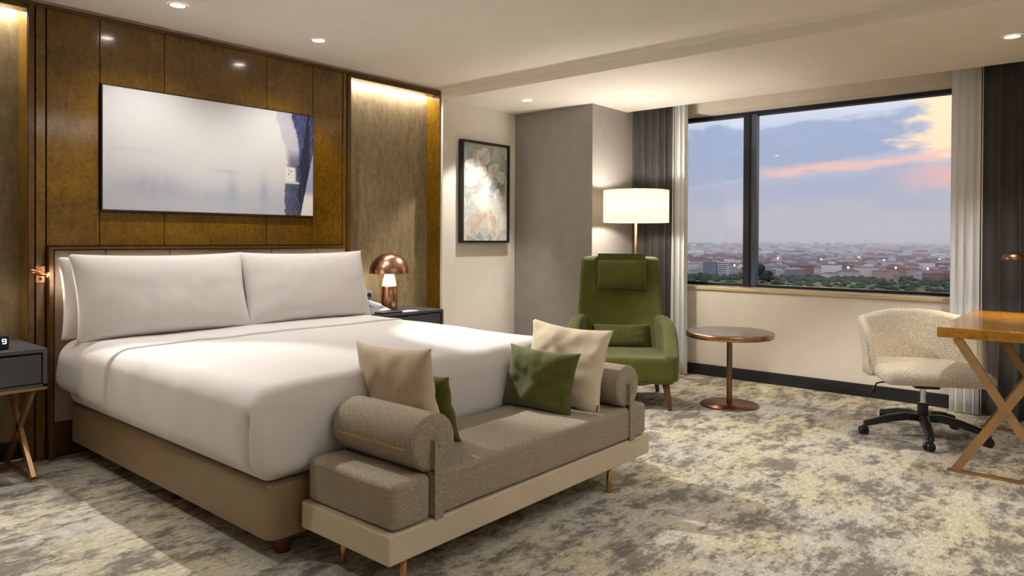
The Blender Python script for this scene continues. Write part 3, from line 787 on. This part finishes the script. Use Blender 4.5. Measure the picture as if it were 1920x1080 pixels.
# ------------------------------------------------------------------ armchair
F = R(214 + 90)   # the chair looks along its local -Y
AC = thing('armchair', 'green velvet high back armchair beside the round table', 'armchair', (4.60, 2.85, 0), F)
def seatdef(p):
    return Vector((p.x * (1 - .06 * sst(p.y, -.1, .34)), p.y, p.z + .006 * math.cos(p.x * 4) * sst(p.z, .3, .37)))
obj('seat', rb((-.365, -.345, .185), (.365, .33, .368), .035, k=5, n=(10, 8, 3), deform=seatdef), M['green'], AC)
def backdef(p):
    v = (p.z - .33) / .76
    w = 1.01 - .115 * v
    x = p.x * w; y = p.y + .17 * max(0, v) ** 1.2 - .10 * (abs(p.x) / .34) ** 2.2 * (1 - .3 * v)
    return Vector((x, y, p.z + .012 * math.cos(p.x / .34 * 1.4) * v))
obj('backrest', rb((-.34, .22, .20), (.34, .345, 1.06), .04, k=5, n=(16, 2, 14), deform=backdef), M['green'], AC)
for s in (-1, 1):
    def armdef(p, s=s):
        y = (p.y + .345) / .62          # 0 front .. 1 back
        top = .385 + .235 * sst(y, -.05, .75)
        z = .20 + (p.z - .20) / .40 * (top - .20)
        inward = .038 * sst(y, .4, 1) + .035 * sst(z, .3, .62) * 0
        bul = .02 * math.sin(PI * min(1, max(0, y)))
        return Vector((p.x + s * (bul - inward), p.y + .0, z))
    x0, x1 = sorted((s * .288, s * .385))
    obj('arm', rb((x0, -.345, .20), (x1, .275, .60), .045, k=5, n=(2, 14, 8), deform=armdef), M['green'], AC)
for (x, y, dx, dy) in ((-.30, -.28, -.03, -.03), (.30, -.28, .03, -.03), (-.27, .28, -.03, .06), (.27, .28, .03, .06)):
    bm = BM(); tube(bm, [(x, y, .20), (x + dx, y + dy, 0)], [.027, .015], 14); obj('leg', bm, M['leg_wood'], AC)
hr = obj('headrest', pillow_bm(.385, .235, .13, 21, n=26, wr=.003, pinch=.02, pw=.4), M['green'], AC)
hr.matrix_local = Matrix.Translation((0.012, .305, .925)) @ Matrix.Rotation(-R(14), 4, 'X')
bm = BM(); rbox(bm, (-.186, -.004, -.02), (.186, .012, .062), .005, k=2); rbox(bm, (-.186, -.004, .050), (.186, .13, .062), .005, k=2)
fl = obj('headrest_flap', bm, M['green'], AC, smooth=False); fl.matrix_local = Matrix.Translation((.012, .322, 1.028)) @ Matrix.Rotation(-R(6), 4, 'X')
lp = obj('lumbar_cushion', pillow_bm(.43, .18, .12, 22, n=26, wr=.004, pinch=.05, pw=.45), M['green_dark'], AC)
lp.matrix_local = Matrix.Translation((.0, .185, .455)) @ Matrix.Rotation(-R(12), 4, 'X')

# ------------------------------------------------------------------ floor lamp
lx, ly = 5.24, 3.11
FL = thing('floor_lamp', 'lit floor lamp with a white drum shade behind the green armchair', 'floor lamp', (lx, ly, 0))
bm = BM(); lathe(bm, [(0, 0), (.14, 0), (.143, .004), (.14, .016), (.015, .022), (0, .022)], 40); obj('base', bm, M['bronze'], FL)
bm = BM(); lathe(bm, [(0, .02), (.0115, .02), (.0115, 1.36), (.008, 1.362), (.008, 1.60), (.012, 1.602), (.012, 1.635), (0, 1.637)], 20); obj('pole', bm, M['bronze'], FL)
bm = BM(); lathe(bm, [(.27, 1.345), (.272, 1.345), (.272, 1.612), (.27, 1.612), (.268, 1.612), (.268, 1.345), (.27, 1.345)], 64); obj('shade', bm, M['shade'], FL)
bm = BM()
for a in range(3): tube(bm, [(.008 * math.cos(a * 2.094), .008 * math.sin(a * 2.094), 1.595), (.268 * math.cos(a * 2.094), .268 * math.sin(a * 2.094), 1.605)], .0025, 8)
obj('shade_ring', bm, M['bronze'], FL)
bm = BM(); lathe(bm, [(0, 1.40), (.018, 1.405), (.03, 1.44), (.024, 1.475), (0, 1.49)], 20, (.04, 0, 0)); obj('bulb', bm, M['bulb'], FL)
light('floor_lamp_glow', 'POINT', (lx - .03, ly - .02, 1.47), 28, (1, .935, .84), .05)

# ------------------------------------------------------------------ round side table
tx, ty = 4.975, 2.165
ST = thing('side_table', 'round dark stone topped side table on a copper pedestal', 'table', (tx, ty, 0))
bm = BM(); lathe(bm, [(0, 0), (.203, 0), (.206, .003), (.204, .010), (0, .012)], 56); obj('base', bm, M['bronze'], ST)
bm = BM(); lathe(bm, [(.02, .011), (.02, .5), ], 28); obj('pole', bm, M['bronze'], ST)
bm = BM(); lathe(bm, [(0, .498), (.306, .498), (.309, .5), (.309, .532), (.306, .535), (.300, .5355)], 72); obj('rim', bm, M['copper'], ST)
bm = BM(); lathe(bm, [(0, .538), (.301, .538), (.303, .535)], 72); bmesh.ops.reverse_faces(bm, faces=bm.faces[:]); obj('tabletop', bm, M['marble'], ST, smooth=False)

# ------------------------------------------------------------------ desk
DK = thing('desk', 'honey veneer desk on crossed copper legs beside the tweed swivel chair', 'desk', (4.91, .44, 0))
dx0, dx1, dy0, dy1 = 4.31 - 4.91, 5.52 - 4.91, .14 - .44, .738 - .44
obj('desktop', rb((dx0, dy0, .697), (dx1, dy1, .75), .003, k=2), M['desk_wood'], DK, wn=True)
for x in (dx0 + .018, dx1 - .04):
    g = BM(); yh = .212
    bar(g, (x, yh, .01), (x, -yh, .70), .042, .026, (0, 1, 0)); bar(g, (x + .002, -yh, .01), (x + .002, yh, .70), .042, .022, (0, 1, 0))
    box(g, (x - .014, -yh - .035, 0), (x + .014, yh + .035, .012)); obj('leg_frame', g, M['copper_flat'], DK, smooth=False)

# desk lamp
DL = thing('desk_lamp', 'small bronze desk lamp with a domed shade lit at the end of the desk', 'desk lamp', (5.30, .36, .75))
hx, hy, hz = .0, .145, .36
bm = BM(); lathe(bm, [(0, 0), (.07, 0), (.072, .004), (.066, .014), (.012, .02), (0, .02)], 36); obj('base', bm, M['bronze'], DL)
bm = BM(); tube(bm, [(0, 0, .018), (0, .0, .24), (0, .004, .29), (0, .03, .325), (0, .075, .352), (0, .115, .362)], .006, 12); obj('arm', bm, M['bronze'], DL)
bm = BM(); pr = [(.062 * math.cos(PI / 2 * k / 10), .045 * math.sin(PI / 2 * k / 10)) for k in range(11)]
lathe(bm, pr + [(max(0, r - .003), z - .002) for r, z in pr][::-1], 40, (hx, hy, hz - .02)); obj('shade', bm, M['bronze'], DL)
bm = BM(); lathe(bm, [(0, .004), (.05, .004)], 30, (hx, hy, hz - .02)); bmesh.ops.reverse_faces(bm, faces=bm.faces[:]); obj('diffuser', bm, M['lamp_inside'], DL)
light('desk_lamp_beam', 'SPOT', (5.30, .505, 1.075), 10, (1, .80, .52), .03, spot_size=R(130), spot_blend=.5)

# ------------------------------------------------------------------ swivel chair
CH = thing('swivel_chair', 'cream tweed tub swivel chair on a black five star base at the desk', 'chair', (4.98, .925, 0))
CF = R(207 + 90)
rot = Matrix.Rotation(CF, 4, 'Z')
def seat2(p):
    return p + Vector((0, 0, .012 * math.cos(p.x * 5) * math.cos(p.y * 4) * sst(p.z, .36, .44)))
o = obj('seat', rb((-.295, -.325, .358), (.295, .24, .445), .045, k=5, n=(10, 10, 2), deform=lambda p: rot @ seat2(p)), M['cream_tweed'], CH)
# tub back: swept rounded section
bm = BM(); rows = []
NA = 36; A0, A1 = R(-8), R(188)
for i in range(NA + 1):
    a = A0 + (A1 - A0) * i / NA
    s = abs(math.cos(a)) ; t = i / NA
    endf = min(1, min(t, 1 - t) / .10)
    rx, ry = .300, .268
    cy = -.015
    ex = 1.0
    def pos(off, z, flare):
        r_ = 1 + flare
        cxp = math.copysign(abs(math.cos(a)) ** .75, math.cos(a)) * (rx * r_ + off); cyp = math.copysign(abs(math.sin(a)) ** .75, math.sin(a)) * (ry * r_ + off) + cy
        return Vector((cxp, cyp, z))
    ztop = .765 - .05 * s ** 1.5 - .07 * (1 - endf) ** 2
    zbot = .372
    ring = []
    th = .062 * (.75 + .25 * endf)
    prof = []
    for k in range(7): prof.append((-th / 2, zbot + (ztop - .03 - zbot) * k / 6))
    for k in range(1, 7): prof.append((-th / 2 * math.cos(PI * k / 7), ztop - .03 + .03 * math.sin(PI * k / 7)))
    for k in range(7): prof.append((th / 2, ztop - .03 - (ztop - .03 - zbot) * k / 6))
    for off, z in prof:
        fl_ = .06 * sst(z, .4, .76); rows_p = pos(off, z, fl_)
        # arm fronts slope back towards the top
        rows_p.y += .10 * s ** 3 * sst(z, .42, .75) * (1 if math.sin(a) < .35 else max(0, 1 - (math.sin(a) - .35) * 2))
        ring.append(bm.verts.new(rot @ rows_p))
    rows.append(ring)
for a_, b_ in zip(rows, rows[1:]):
    n_ = len(a_)
    for k in range(n_): bm.faces.new((a_[k], b_[k], b_[(k + 1) % n_], a_[(k + 1) % n_]))
bm.faces.new(rows[0]); bm.faces.new(rows[-1][::-1])
bmesh.ops.recalc_face_normals(bm, faces=bm.faces[:])
obj('backrest', bm, M['cream_tweed'], CH)
bm = BM(); lathe(bm, [(0, .09), (.026, .09), (.03, .10), (.03, .20), (.027, .205), (.016, .206)], 24); obj('column', bm, M['black_plastic'], CH)
bm = BM(); lathe(bm, [(.016, .2), (.016, .31)], 20); tag(obj('gas_lift', bm, M['chrome'], CH), 'short chrome piston above the black column')
bm = BM(); rbox(bm, (-.10, -.11, .305), (.10, .11, .348), .012, k=3, deform=lambda p: rot @ Vector((p.x * (1 if p.z > .33 else .7), p.y * (1 if p.z > .33 else .8), p.z))); obj('mechanism', bm, M['black_plastic'], CH)
bm = BM(); tube(bm, [rot @ Vector(p) for p in ((-.08, -.02, .325), (-.24, -.03, .327), (-.27, -.03, .318), (-.285, -.03, .285))], .005, 10); tube(bm, [rot @ Vector(p) for p in ((-.28, -.03, .298), (-.29, -.03, .26))], [.008, .013], 10); obj('lever', bm, M['black_plastic'], CH)
for k in range(5):
    a = R(53.5 + 72 * k); d = Vector((math.cos(a), math.sin(a), 0)); e = Vector((-d.y, d.x, 0))
    bm = BM()
    secs = [(.015, .095, .135, .03), (.10, .104, .146, .029), (.20, .090, .130, .026), (.30, .066, .100, .022), (.345, .058, .088, .019)]
    rg = []
    for (q, zb, zt, hw) in secs:
        c0 = d * q; zb -= .0; rg.append([bm.verts.new(c0 + e * x + Vector((0, 0, z))) for x, z in ((-hw, zb), (hw, zb), (hw * .8, zt - .004), (hw * .4, zt), (-hw * .4, zt), (-hw * .8, zt - .004))])
    for r1, r2 in zip(rg, rg[1:]):
        for j in range(6): bm.faces.new((r1[j], r1[(j + 1) % 6], r2[(j + 1) % 6], r2[j]))
    bm.faces.new(rg[0][::-1]); bm.faces.new(rg[-1]); bmesh.ops.recalc_face_normals(bm, faces=bm.faces[:])
    obj('base_arm', bm, M['black_plastic'], CH, smooth=False)
    bm = BM(); c0 = d * .345; w_ = Matrix.Rotation(a + R(35 * (k % 3 - 1)), 4, 'Z')
    for sx in (-1, 1):
        w2 = BM(); lathe(w2, [(0, -.011), (.022, -.011), (.026, -.007), (.026, .007), (.022, .011), (0, .011)], 24)
        bmesh.ops.rotate(w2, verts=w2.verts[:], cent=(0, 0, 0), matrix=Matrix.Rotation(PI / 2, 3, 'Y'))
        for v in w2.verts: v.co = w_ @ (v.co + Vector((sx * .014, -.012, 0))) + c0 + Vector((0, 0, .026))
        tmp = bpy.data.meshes.new('t'); w2.to_mesh(tmp); w2.free(); bm.from_mesh(tmp); bpy.data.meshes.remove(tmp)
    tube(bm, [c0 + Vector((0, 0, .03)), c0 + Vector((0, 0, .075))], .007, 10)
    rbox(bm, (-.008, -.026, .03), (.008, .014, .058), .006, k=2, deform=lambda p: w_ @ p + c0)
    obj('caster', bm, M['black_plastic'], CH)

# ------------------------------------------------------------------ curtains
def curtain(name, label, cat, mat, y0, y1, x, amp, waves, top, bottom, seed, thick, spread=0.0, group=None):
    bm = BM(); NU, NV = int(waves * 14), 26; rows = []
    for j in range(NV + 1):
        v = j / NV; z = bottom + (top - bottom) * v; row = []
        for i in range(NU + 1):
            u = i / NU
            ph_ = 2 * PI * waves * (u + .03 * noise.noise(Vector((u * 5, 0, seed)))) + .5 * noise.noise(Vector((u * 4, v * 2, seed + 3)))
            a = amp * (.75 + .5 * noise.noise(Vector((u * 7, v * .8, seed + 9)))) * (.8 + .2 * (1 - v))
            yc = y0 + (y1 - y0) * u; mid = (y0 + y1) / 2
            yc = mid + (yc - mid) * (1 + spread * (1 - v))
            row.append(bm.verts.new((x + a * math.sin(ph_), yc + a * .35 * math.cos(ph_ * 1.0), z)))
        rows.append(row)
    for r1, r2 in zip(rows, rows[1:]):
        for i in range(NU): bm.faces.new((r1[i], r1[i + 1], r2[i + 1], r2[i]))
    o = obj(name, bm, M[mat]); solid(o, thick); tag(o, label, cat, group); return o
curtain('curtain', 'dark taupe curtain hanging behind the floor lamp', 'curtain', 'curtain', 3.47, 3.07, 5.80, .052, 5.5, 2.53, .012, 1, .004, .05)
curtain('curtain', 'dark taupe curtain hanging behind the end of the desk', 'curtain', 'curtain', .72, -.35, 5.80, .06, 9, 2.53, .012, 2, .004)
curtain('sheer_curtain', 'white voile curtain beside the dark curtain behind the armchair', 'curtain', 'sheer', 3.06, 2.93, 5.80, .03, 3.2, 2.53, .012, 3, .0012, .12)
curtain('sheer_curtain', 'white voile curtain in the window corner behind the swivel chair', 'curtain', 'sheer', .905, .735, 5.79, .032, 3.4, 2.53, .012, 4, .0012)
struct('trim_2', boxb((5.77, -.6, 2.535), (5.82, 3.47, 2.56)), M['white_trim'], smooth=False)

# ------------------------------------------------------------------ the city outside
HG = -30.0     # the plain lies thirty metres below the room
M['plain_ground'] = plain('scrubland', srgb(92, 100, 66), 0.95, var=0.25, scale=.02)
M['trees'] = plain('dark tree foliage', srgb(48, 62, 46), 0.95, var=0.3, scale=.15)
BC = [srgb(196, 186, 188), srgb(216, 208, 206), srgb(166, 124, 116), srgb(142, 108, 106), srgb(170, 168, 180), srgb(128, 132, 148), srgb(232, 230, 232), srgb(178, 152, 146)]
def mat_facade(i, c):
    m, t, b = new_mat('facade %d' % i)
    br = t.n('ShaderNodeTexBrick'); t.l(t.coords((.28, .28, .28)), br.inputs['Vector'])
    br.inputs['Color1'].default_value = tuple(x * .45 for x in c[:3]) + (1,); br.inputs['Color2'].default_value = tuple(x * .7 for x in c[:3]) + (1,); br.inputs['Mortar'].default_value = c
    br.inputs['Mortar Size'].default_value = .12; br.inputs['Scale'].default_value = 1.0; br.offset = 0
    sx = t.n('ShaderNodeTexCoord'); sp_ = t.n('ShaderNodeSeparateXYZ'); t.l(sx.outputs['Object'], sp_.inputs[0])
    cb_ = t.n('ShaderNodeCombineXYZ'); t.l(t.math('ADD', sp_.outputs[0], sp_.outputs[1]), cb_.inputs[0]); t.l(sp_.outputs[2], cb_.inputs[1])
    ms = t.n('ShaderNodeMapping'); ms.inputs['Scale'].default_value = (.28, .28, .28); t.l(cb_.outputs[0], ms.inputs[0]); t.l(ms.outputs[0], br.inputs['Vector'])
    t.l(br.outputs['Color'], b.inputs['Base Color']); b.inputs['Roughness'].default_value = .9
    return m
FAC = [mat_facade(i, c) for i, c in enumerate(BC)]
M['roof_tile'] = plain('red roof tiles', srgb(122, 92, 92), .9, var=.15, scale=.5)
M['roof_grey'] = plain('grey roof', srgb(140, 140, 148), .9, var=.1, scale=.5)
M['street_lamp'] = emit('street light lit', (1, .62, .28, 1), 9)
M['window_white'] = plain('white balcony slabs', srgb(225, 226, 234), .7)
gb = BM(); box(gb, (12, -1800, HG - 2), (6300, 5200, HG)); struct('ground', gb, M['plain_ground'], smooth=False)

def building(w, d, h, roof, m, rm, name='city_building'):
    bm = BM(); box(bm, (-w / 2, -d / 2, 0), (w / 2, d / 2, h), 0)
    if roof:
        rh = min(w, d) * .22; v = [bm.verts.new(p) for p in ((-w / 2 - .4, -d / 2 - .4, h), (w / 2 + .4, -d / 2 - .4, h), (w / 2 + .4, d / 2 + .4, h), (-w / 2 - .4, d / 2 + .4, h), (0, -d / 4, h + rh), (0, d / 4, h + rh))]
        for f in ((0, 1, 4), (1, 2, 5, 4), (2, 3, 5), (3, 0, 4, 5)): bm.faces.new([v[i] for i in f]).material_index = 1
    else:
        box(bm, (-w / 2 - .2, -d / 2 - .2, h), (w / 2 + .2, d / 2 + .2, h + .6), 1); box(bm, (-w / 6, -d / 6, h + .6), (w / 6, d / 6, h + 2.6), 0)
    return obj(name, bm, [m, rm], None, smooth=False)
rc = random.Random(5)
protos = [building(rc.uniform(8, 17), rc.uniform(8, 14), rc.uniform(4.5, 8.5), k % 3 != 1, FAC[k % len(FAC)], M['roof_tile'] if k % 3 == 0 else M['roof_grey']) for k in range(12)]
def az(px): return px
placed = [(d * math.cos(R(a)), d * math.sin(R(a))) for a, d in ((25.0, 640), (24.1, 640), (18.4, 690), (16.4, 690), (12.3, 690), (9.9, 660), (25.4, 640), (18.9, 690), (17.9, 690), (10.4, 660))]
n_b = 0
while n_b < 290:
    q = rc.random(); dist = 655 + 620 * q ** 1.3; a = R(rc.uniform(7.2, 27.0))
    x, y = dist * math.cos(a), dist * math.sin(a)
    if any((x - u) ** 2 + (y - v) ** 2 < 13 ** 2 for u, v in placed): continue
    placed.append((x, y)); p = protos[n_b % 12]
    o = p if n_b < 12 else p.copy()
    if n_b >= 12: C.objects.link(o)
    o.location = (x, y, HG); o.rotation_euler = (0, 0, rc.uniform(-.5, .5)); s = rc.uniform(.75, 1.2); o.scale = (s, s, s * rc.uniform(.75, 1.25))
    tag(o, 'low town building among many in the hazy city beyond the window', 'building', 'buildings of the city beyond the window')
    n_b += 1
# the farther city, beyond counting
fbm = BM()
for k in range(11000):
    q = rc.random(); dist = 1300 + 4950 * q ** 1.7; dg = rc.uniform(-8, 46) if k > 6000 else rc.uniform(6.5, 27.5); a = R(dg)
    if not 5.5 < dg < 29: dist = 680 + 5500 * q ** 1.9
    x, y = dist * math.cos(a), dist * math.sin(a)
    h = rc.uniform(3, 7) * (1 + dist / 9000) * (1 + (rc.random() < .03) * min(1, dist / 3000) * rc.uniform(.6, 1.6)); w = rc.uniform(7, 18) * (1 + dist / 5000); d = w * rc.uniform(.6, 1.4)
    box(fbm, (x - d / 2, y - w / 2, HG), (x + d / 2, y + w / 2, HG + h), rc.randrange(len(FAC)))
fc = obj('distant_city', fbm, FAC, None, smooth=False); tag(fc, 'far hazy mass of city blocks along the horizon', 'city', kind='stuff')
# a few nearer landmarks
def at(px_az, dist, z=HG): return (dist * math.cos(R(px_az)), dist * math.sin(R(px_az)), z)
lm = building(11, 11, 12, False, FAC[5], M['roof_grey'], 'office_block'); lm.location = at(25.0, 640); lm.rotation_euler = (0, 0, .35); tag(lm, 'plain grey office block behind the voile at the window edge', 'building')
tw = thing('apartment_tower', 'white tower of stacked balconies beside the grey office block', 'building', at(24.05, 640), .35)
bm = BM(); box(bm, (-3, -3.5, 0), (3, 3.5, 13)); obj('wall', bm, FAC[5], tw, smooth=False)
for k in range(7):
    bm = BM(); box(bm, (-4, -4, 1 + k * 1.8), (4, 4, 1.7 + k * 1.8)); obj('balcony', bm, M['window_white'], tw, smooth=False)
for i, (a, d, w, h, f, lab) in enumerate(((18.4, 690, 20, 9, 3, 'broad red brick block left of the middle of the city view'), (16.4, 690, 12, 10, 6, 'white apartment block near the middle of the city view'), (12.3, 690, 13, 8.5, 2, 'red brick block in front of the city on the darker side'), (9.9, 660, 18, 6, 3, 'low brick row at the wooded end of the city view'))):
    o = building(w, 14, h, i != 1, FAC[f], M['roof_tile'], 'brick_block' if f in (2, 3) else 'apartment_block'); o.location = at(a, d); tag(o, lab, 'building')
for (a, d, s) in ((15.3, 640, .8), (12.25, 660, .8), (10.3, 650, .7), (13.0, 900, 1.0), (23.2, 650, .7), (14.6, 1050, 1.1), (9.6, 1000, 1.1), (17.1, 900, .9)):
    t = thing('street_light', 'glowing street light in the dusk city', 'street light', at(a, d), 0, 'street lights in the city')
    bm = BM(); tube(bm, [(0, 0, 0), (0, 0, 9)], .15, 6); obj('pole', bm, M['roof_grey'], t)
    bm = BM(); lathe(bm, [(0, 8.6), (.9 * s, 9.1), (1.0 * s, 9.5), (0, 10.4)], 10); obj('lamp_head', bm, M['street_lamp'], t)
def tree(loc, h, r, seed, label, group):
    rt = random.Random(seed); t = thing('tree', label, 'tree', loc, 0, group)
    bm = BM(); tube(bm, [(0, 0, 0), (0, 0, h * .5)], [.35, .2], 7); obj('trunk', bm, M['leg_wood'], t)
    bm = BM()
    for k in range(16):
        a = rt.uniform(0, 6.28); q = r * rt.uniform(0, .75); z = h * rt.uniform(.3, .9); s = r * rt.uniform(.35, .6)
        m4 = Matrix.Translation((q * math.cos(a), q * math.sin(a), z)) @ Matrix.Scale(s, 4)
        bmesh.ops.create_icosphere(bm, subdivisions=2, radius=1, matrix=m4)
    for v in bm.verts: v.co += Vector([noise.noise(v.co * .9 + Vector((i * 9, 0, 0))) for i in range(3)]) * r * .22
    obj('crown', bm, M['trees'], t, smooth=False); return t
for i, (a, d, h, r) in enumerate(((21.55, 520, 15, 4.5), (22.3, 560, 12, 3.6), (20.9, 520, 11, 4))):
    tree(at(a, d), h, r, i, ('tall dark tree beside the window mullion', 'dark tree behind the window mullion', 'lower rounded tree right of the tall tree by the mullion')[i], 'trees near the mullion')
tb = BM()
for k in range(900):
    a = rc.uniform(6.5, 27.5) if k < 520 else rc.choice((rc.uniform(-8, 6.5), rc.uniform(27.5, 46))); d = rc.uniform(585, 645) if rc.random() < .7 else rc.uniform(500, 640)
    if a < 13: d = rc.uniform(500, 800)
    x, y, _ = at(a, d); s = rc.uniform(1.2, 2.6)
    bmesh.ops.create_icosphere(tb, subdivisions=1, radius=1, matrix=Matrix.Translation((x, y, HG + s * .45)) @ Matrix.Diagonal((s * 1.4, s * 1.4, s * .75, 1)))
for v in tb.verts: v.co += Vector([noise.noise(v.co * .3 + Vector((i * 9, 0, 0))) for i in range(3)]) * 1.2
to = obj('treeline', tb, M['trees'], None, smooth=False); tag(to, 'belt of dark bushes and trees in front of the city', 'trees', kind='stuff')
# evening haze over the plain
hz = BM(); box(hz, (480, -1700, HG - 1), (8800, 5100, 160)); 
mh = bpy.data.materials.new('evening haze'); mh.use_nodes = True; tt = NT(mh.node_tree)
mh.node_tree.nodes.remove(mh.node_tree.nodes['Principled BSDF'])
vs_ = tt.n('ShaderNodeVolumeScatter'); vs_.inputs['Color'].default_value = (.80, .86, 1.0, 1); vs_.inputs['Density'].default_value = 1 / 2600
tt.l(vs_.outputs[0], mh.node_tree.nodes['Material Output'].inputs['Volume'])
ho = obj('haze', hz, mh, None, smooth=False); tag(ho, 'thin evening haze over the city', 'haze', kind='stuff')

# ------------------------------------------------------------------ dusk sky
w = bpy.data.worlds.new('dusk'); bpy.context.scene.world = w; w.use_nodes = True
t = NT(w.node_tree); bg = w.node_tree.nodes['Background']
tc = t.n('ShaderNodeTexCoord'); sp_ = t.n('ShaderNodeSeparateXYZ'); t.l(tc.outputs['Generated'], sp_.inputs[0])
X_, Y_, Z_ = sp_.outputs
azn = t.math('ARCTAN2', Y_, X_)            # radians, 0 = straight out of the window
el = t.math('ARCSINE', Z_)
cmb = t.n('ShaderNodeCombineXYZ'); t.l(azn, cmb.inputs[0]); t.l(t.math('MULTIPLY', el, 3.2), cmb.inputs[1])
sv = cmb.outputs[0]
n1 = t.noise(sv, 5.5, 7, .6, .4); n2 = t.noise(sv, 14, 6, .6, .3)
base = t.ramp(t.math('MULTIPLY', el, 5.0), [(0.0, srgb(176, 168, 186)), (.16, srgb(182, 172, 192)), (.33, srgb(168, 174, 200)), (.6, srgb(160, 176, 206)), (.95, srgb(214, 218, 230))])
# grey blue cloud bands
eln = t.math('ADD', el, t.math('MULTIPLY', t.math('SUBTRACT', n1, .5), .11))
def band(e, lo, hi, soft):
    return t.math('MULTIPLY', t.step(e, lo, lo + soft), t.math('SUBTRACT', 1.0, t.step(e, hi - soft, hi)))
slope = t.math('ADD', eln, t.math('MULTIPLY', azn, .10))
b1 = band(slope, .125, .19, .010)
c = t.mix(t.math('MULTIPLY', b1, .85), base, srgb(140, 156, 190))
b2 = band(t.math('ADD', eln, t.math('MULTIPLY', azn, .03)), .035, .10, .03)
c = t.mix(t.math('MULTIPLY', b2, .7), c, srgb(140, 152, 186))
# warm break in the clouds towards the sunset end and the thin pink streak
warm = t.math('MULTIPLY', t.math('SUBTRACT', 1.0, t.step(t.math('ADD', azn, t.math('MULTIPLY', t.math('SUBTRACT', n2, .5), .16)), .175, .215)), band(eln, .072, .20, .02))
c = t.mix(warm, c, srgb(255, 226, 186))
sl2 = t.math('ADD', t.math('ADD', el, t.math('MULTIPLY', azn, .085)), t.math('MULTIPLY', t.math('SUBTRACT', n2, .5), .022))
st_ = t.math('MULTIPLY', t.math('MULTIPLY', band(sl2, .1085, .1285, .009), t.step(t.noise(sv, 26, 6, .65, .3), .30, .50)), t.math('SUBTRACT', 1.0, t.step(azn, .34, .40)))
c = t.mix(t.math('MULTIPLY', st_, .85), c, srgb(242, 186, 164))
pk = t.math('MULTIPLY', band(t.math('ADD', el, t.math('MULTIPLY', t.math('SUBTRACT', n2, .5), .04)), .055, .095, .015), t.math('SUBTRACT', 1.0, t.step(azn, .15, .25)))
c = t.mix(t.math('MULTIPLY', pk, .75), c, srgb(244, 176, 156))
lc = t.step(n2, .52, .72); c = t.mix(t.math('MULTIPLY', t.math('MULTIPLY', lc, t.step(el, .1, .2)), .5), c, srgb(226, 228, 236))
t.l(c, bg.inputs['Color']); bg.inputs['Strength'].default_value = 1.0

# general fill: area light added under the ceiling out of view, no fixture
light('room_fill', 'AREA', (2.2, -.3, 2.44), 23, (1, .98, .945), shape='RECTANGLE', size=2.6, size_y=1.6)

# ------------------------------------------------------------------ camera
yaw, pit, rol = R(40.51970112), R(-.39478682), R(.27599487)
f = Vector((math.cos(pit) * math.cos(yaw), math.cos(pit) * math.sin(yaw), math.sin(pit)))
r = Vector((math.sin(yaw), -math.cos(yaw), 0)); u = r.cross(f)
r2 = math.cos(rol) * r + math.sin(rol) * u; u2 = r2.cross(f)
cd = bpy.data.cameras.new('camera'); cam = bpy.data.objects.new('camera', cd); C.objects.link(cam)
mw = Matrix((r2, u2, -f)).transposed().to_4x4(); mw.translation = (0, 0, 1.2); cam.matrix_world = mw
cd.sensor_width = 36; cd.lens = 1339.006 / 1920 * 36; cd.shift_y = (457.586 - 540) / 1920
cd.clip_start = .05; cd.clip_end = 20000
sc = bpy.context.scene; sc.camera = cam
vsn = sc.view_settings; vsn.view_transform = 'Standard'; vsn.look = 'None'; vsn.gamma = 1; vsn.use_curve_mapping = False; vsn.exposure = 0.40
sc.cycles.max_bounces = 10; sc.cycles.transparent_max_bounces = 16; sc.cycles.volume_bounces = 1
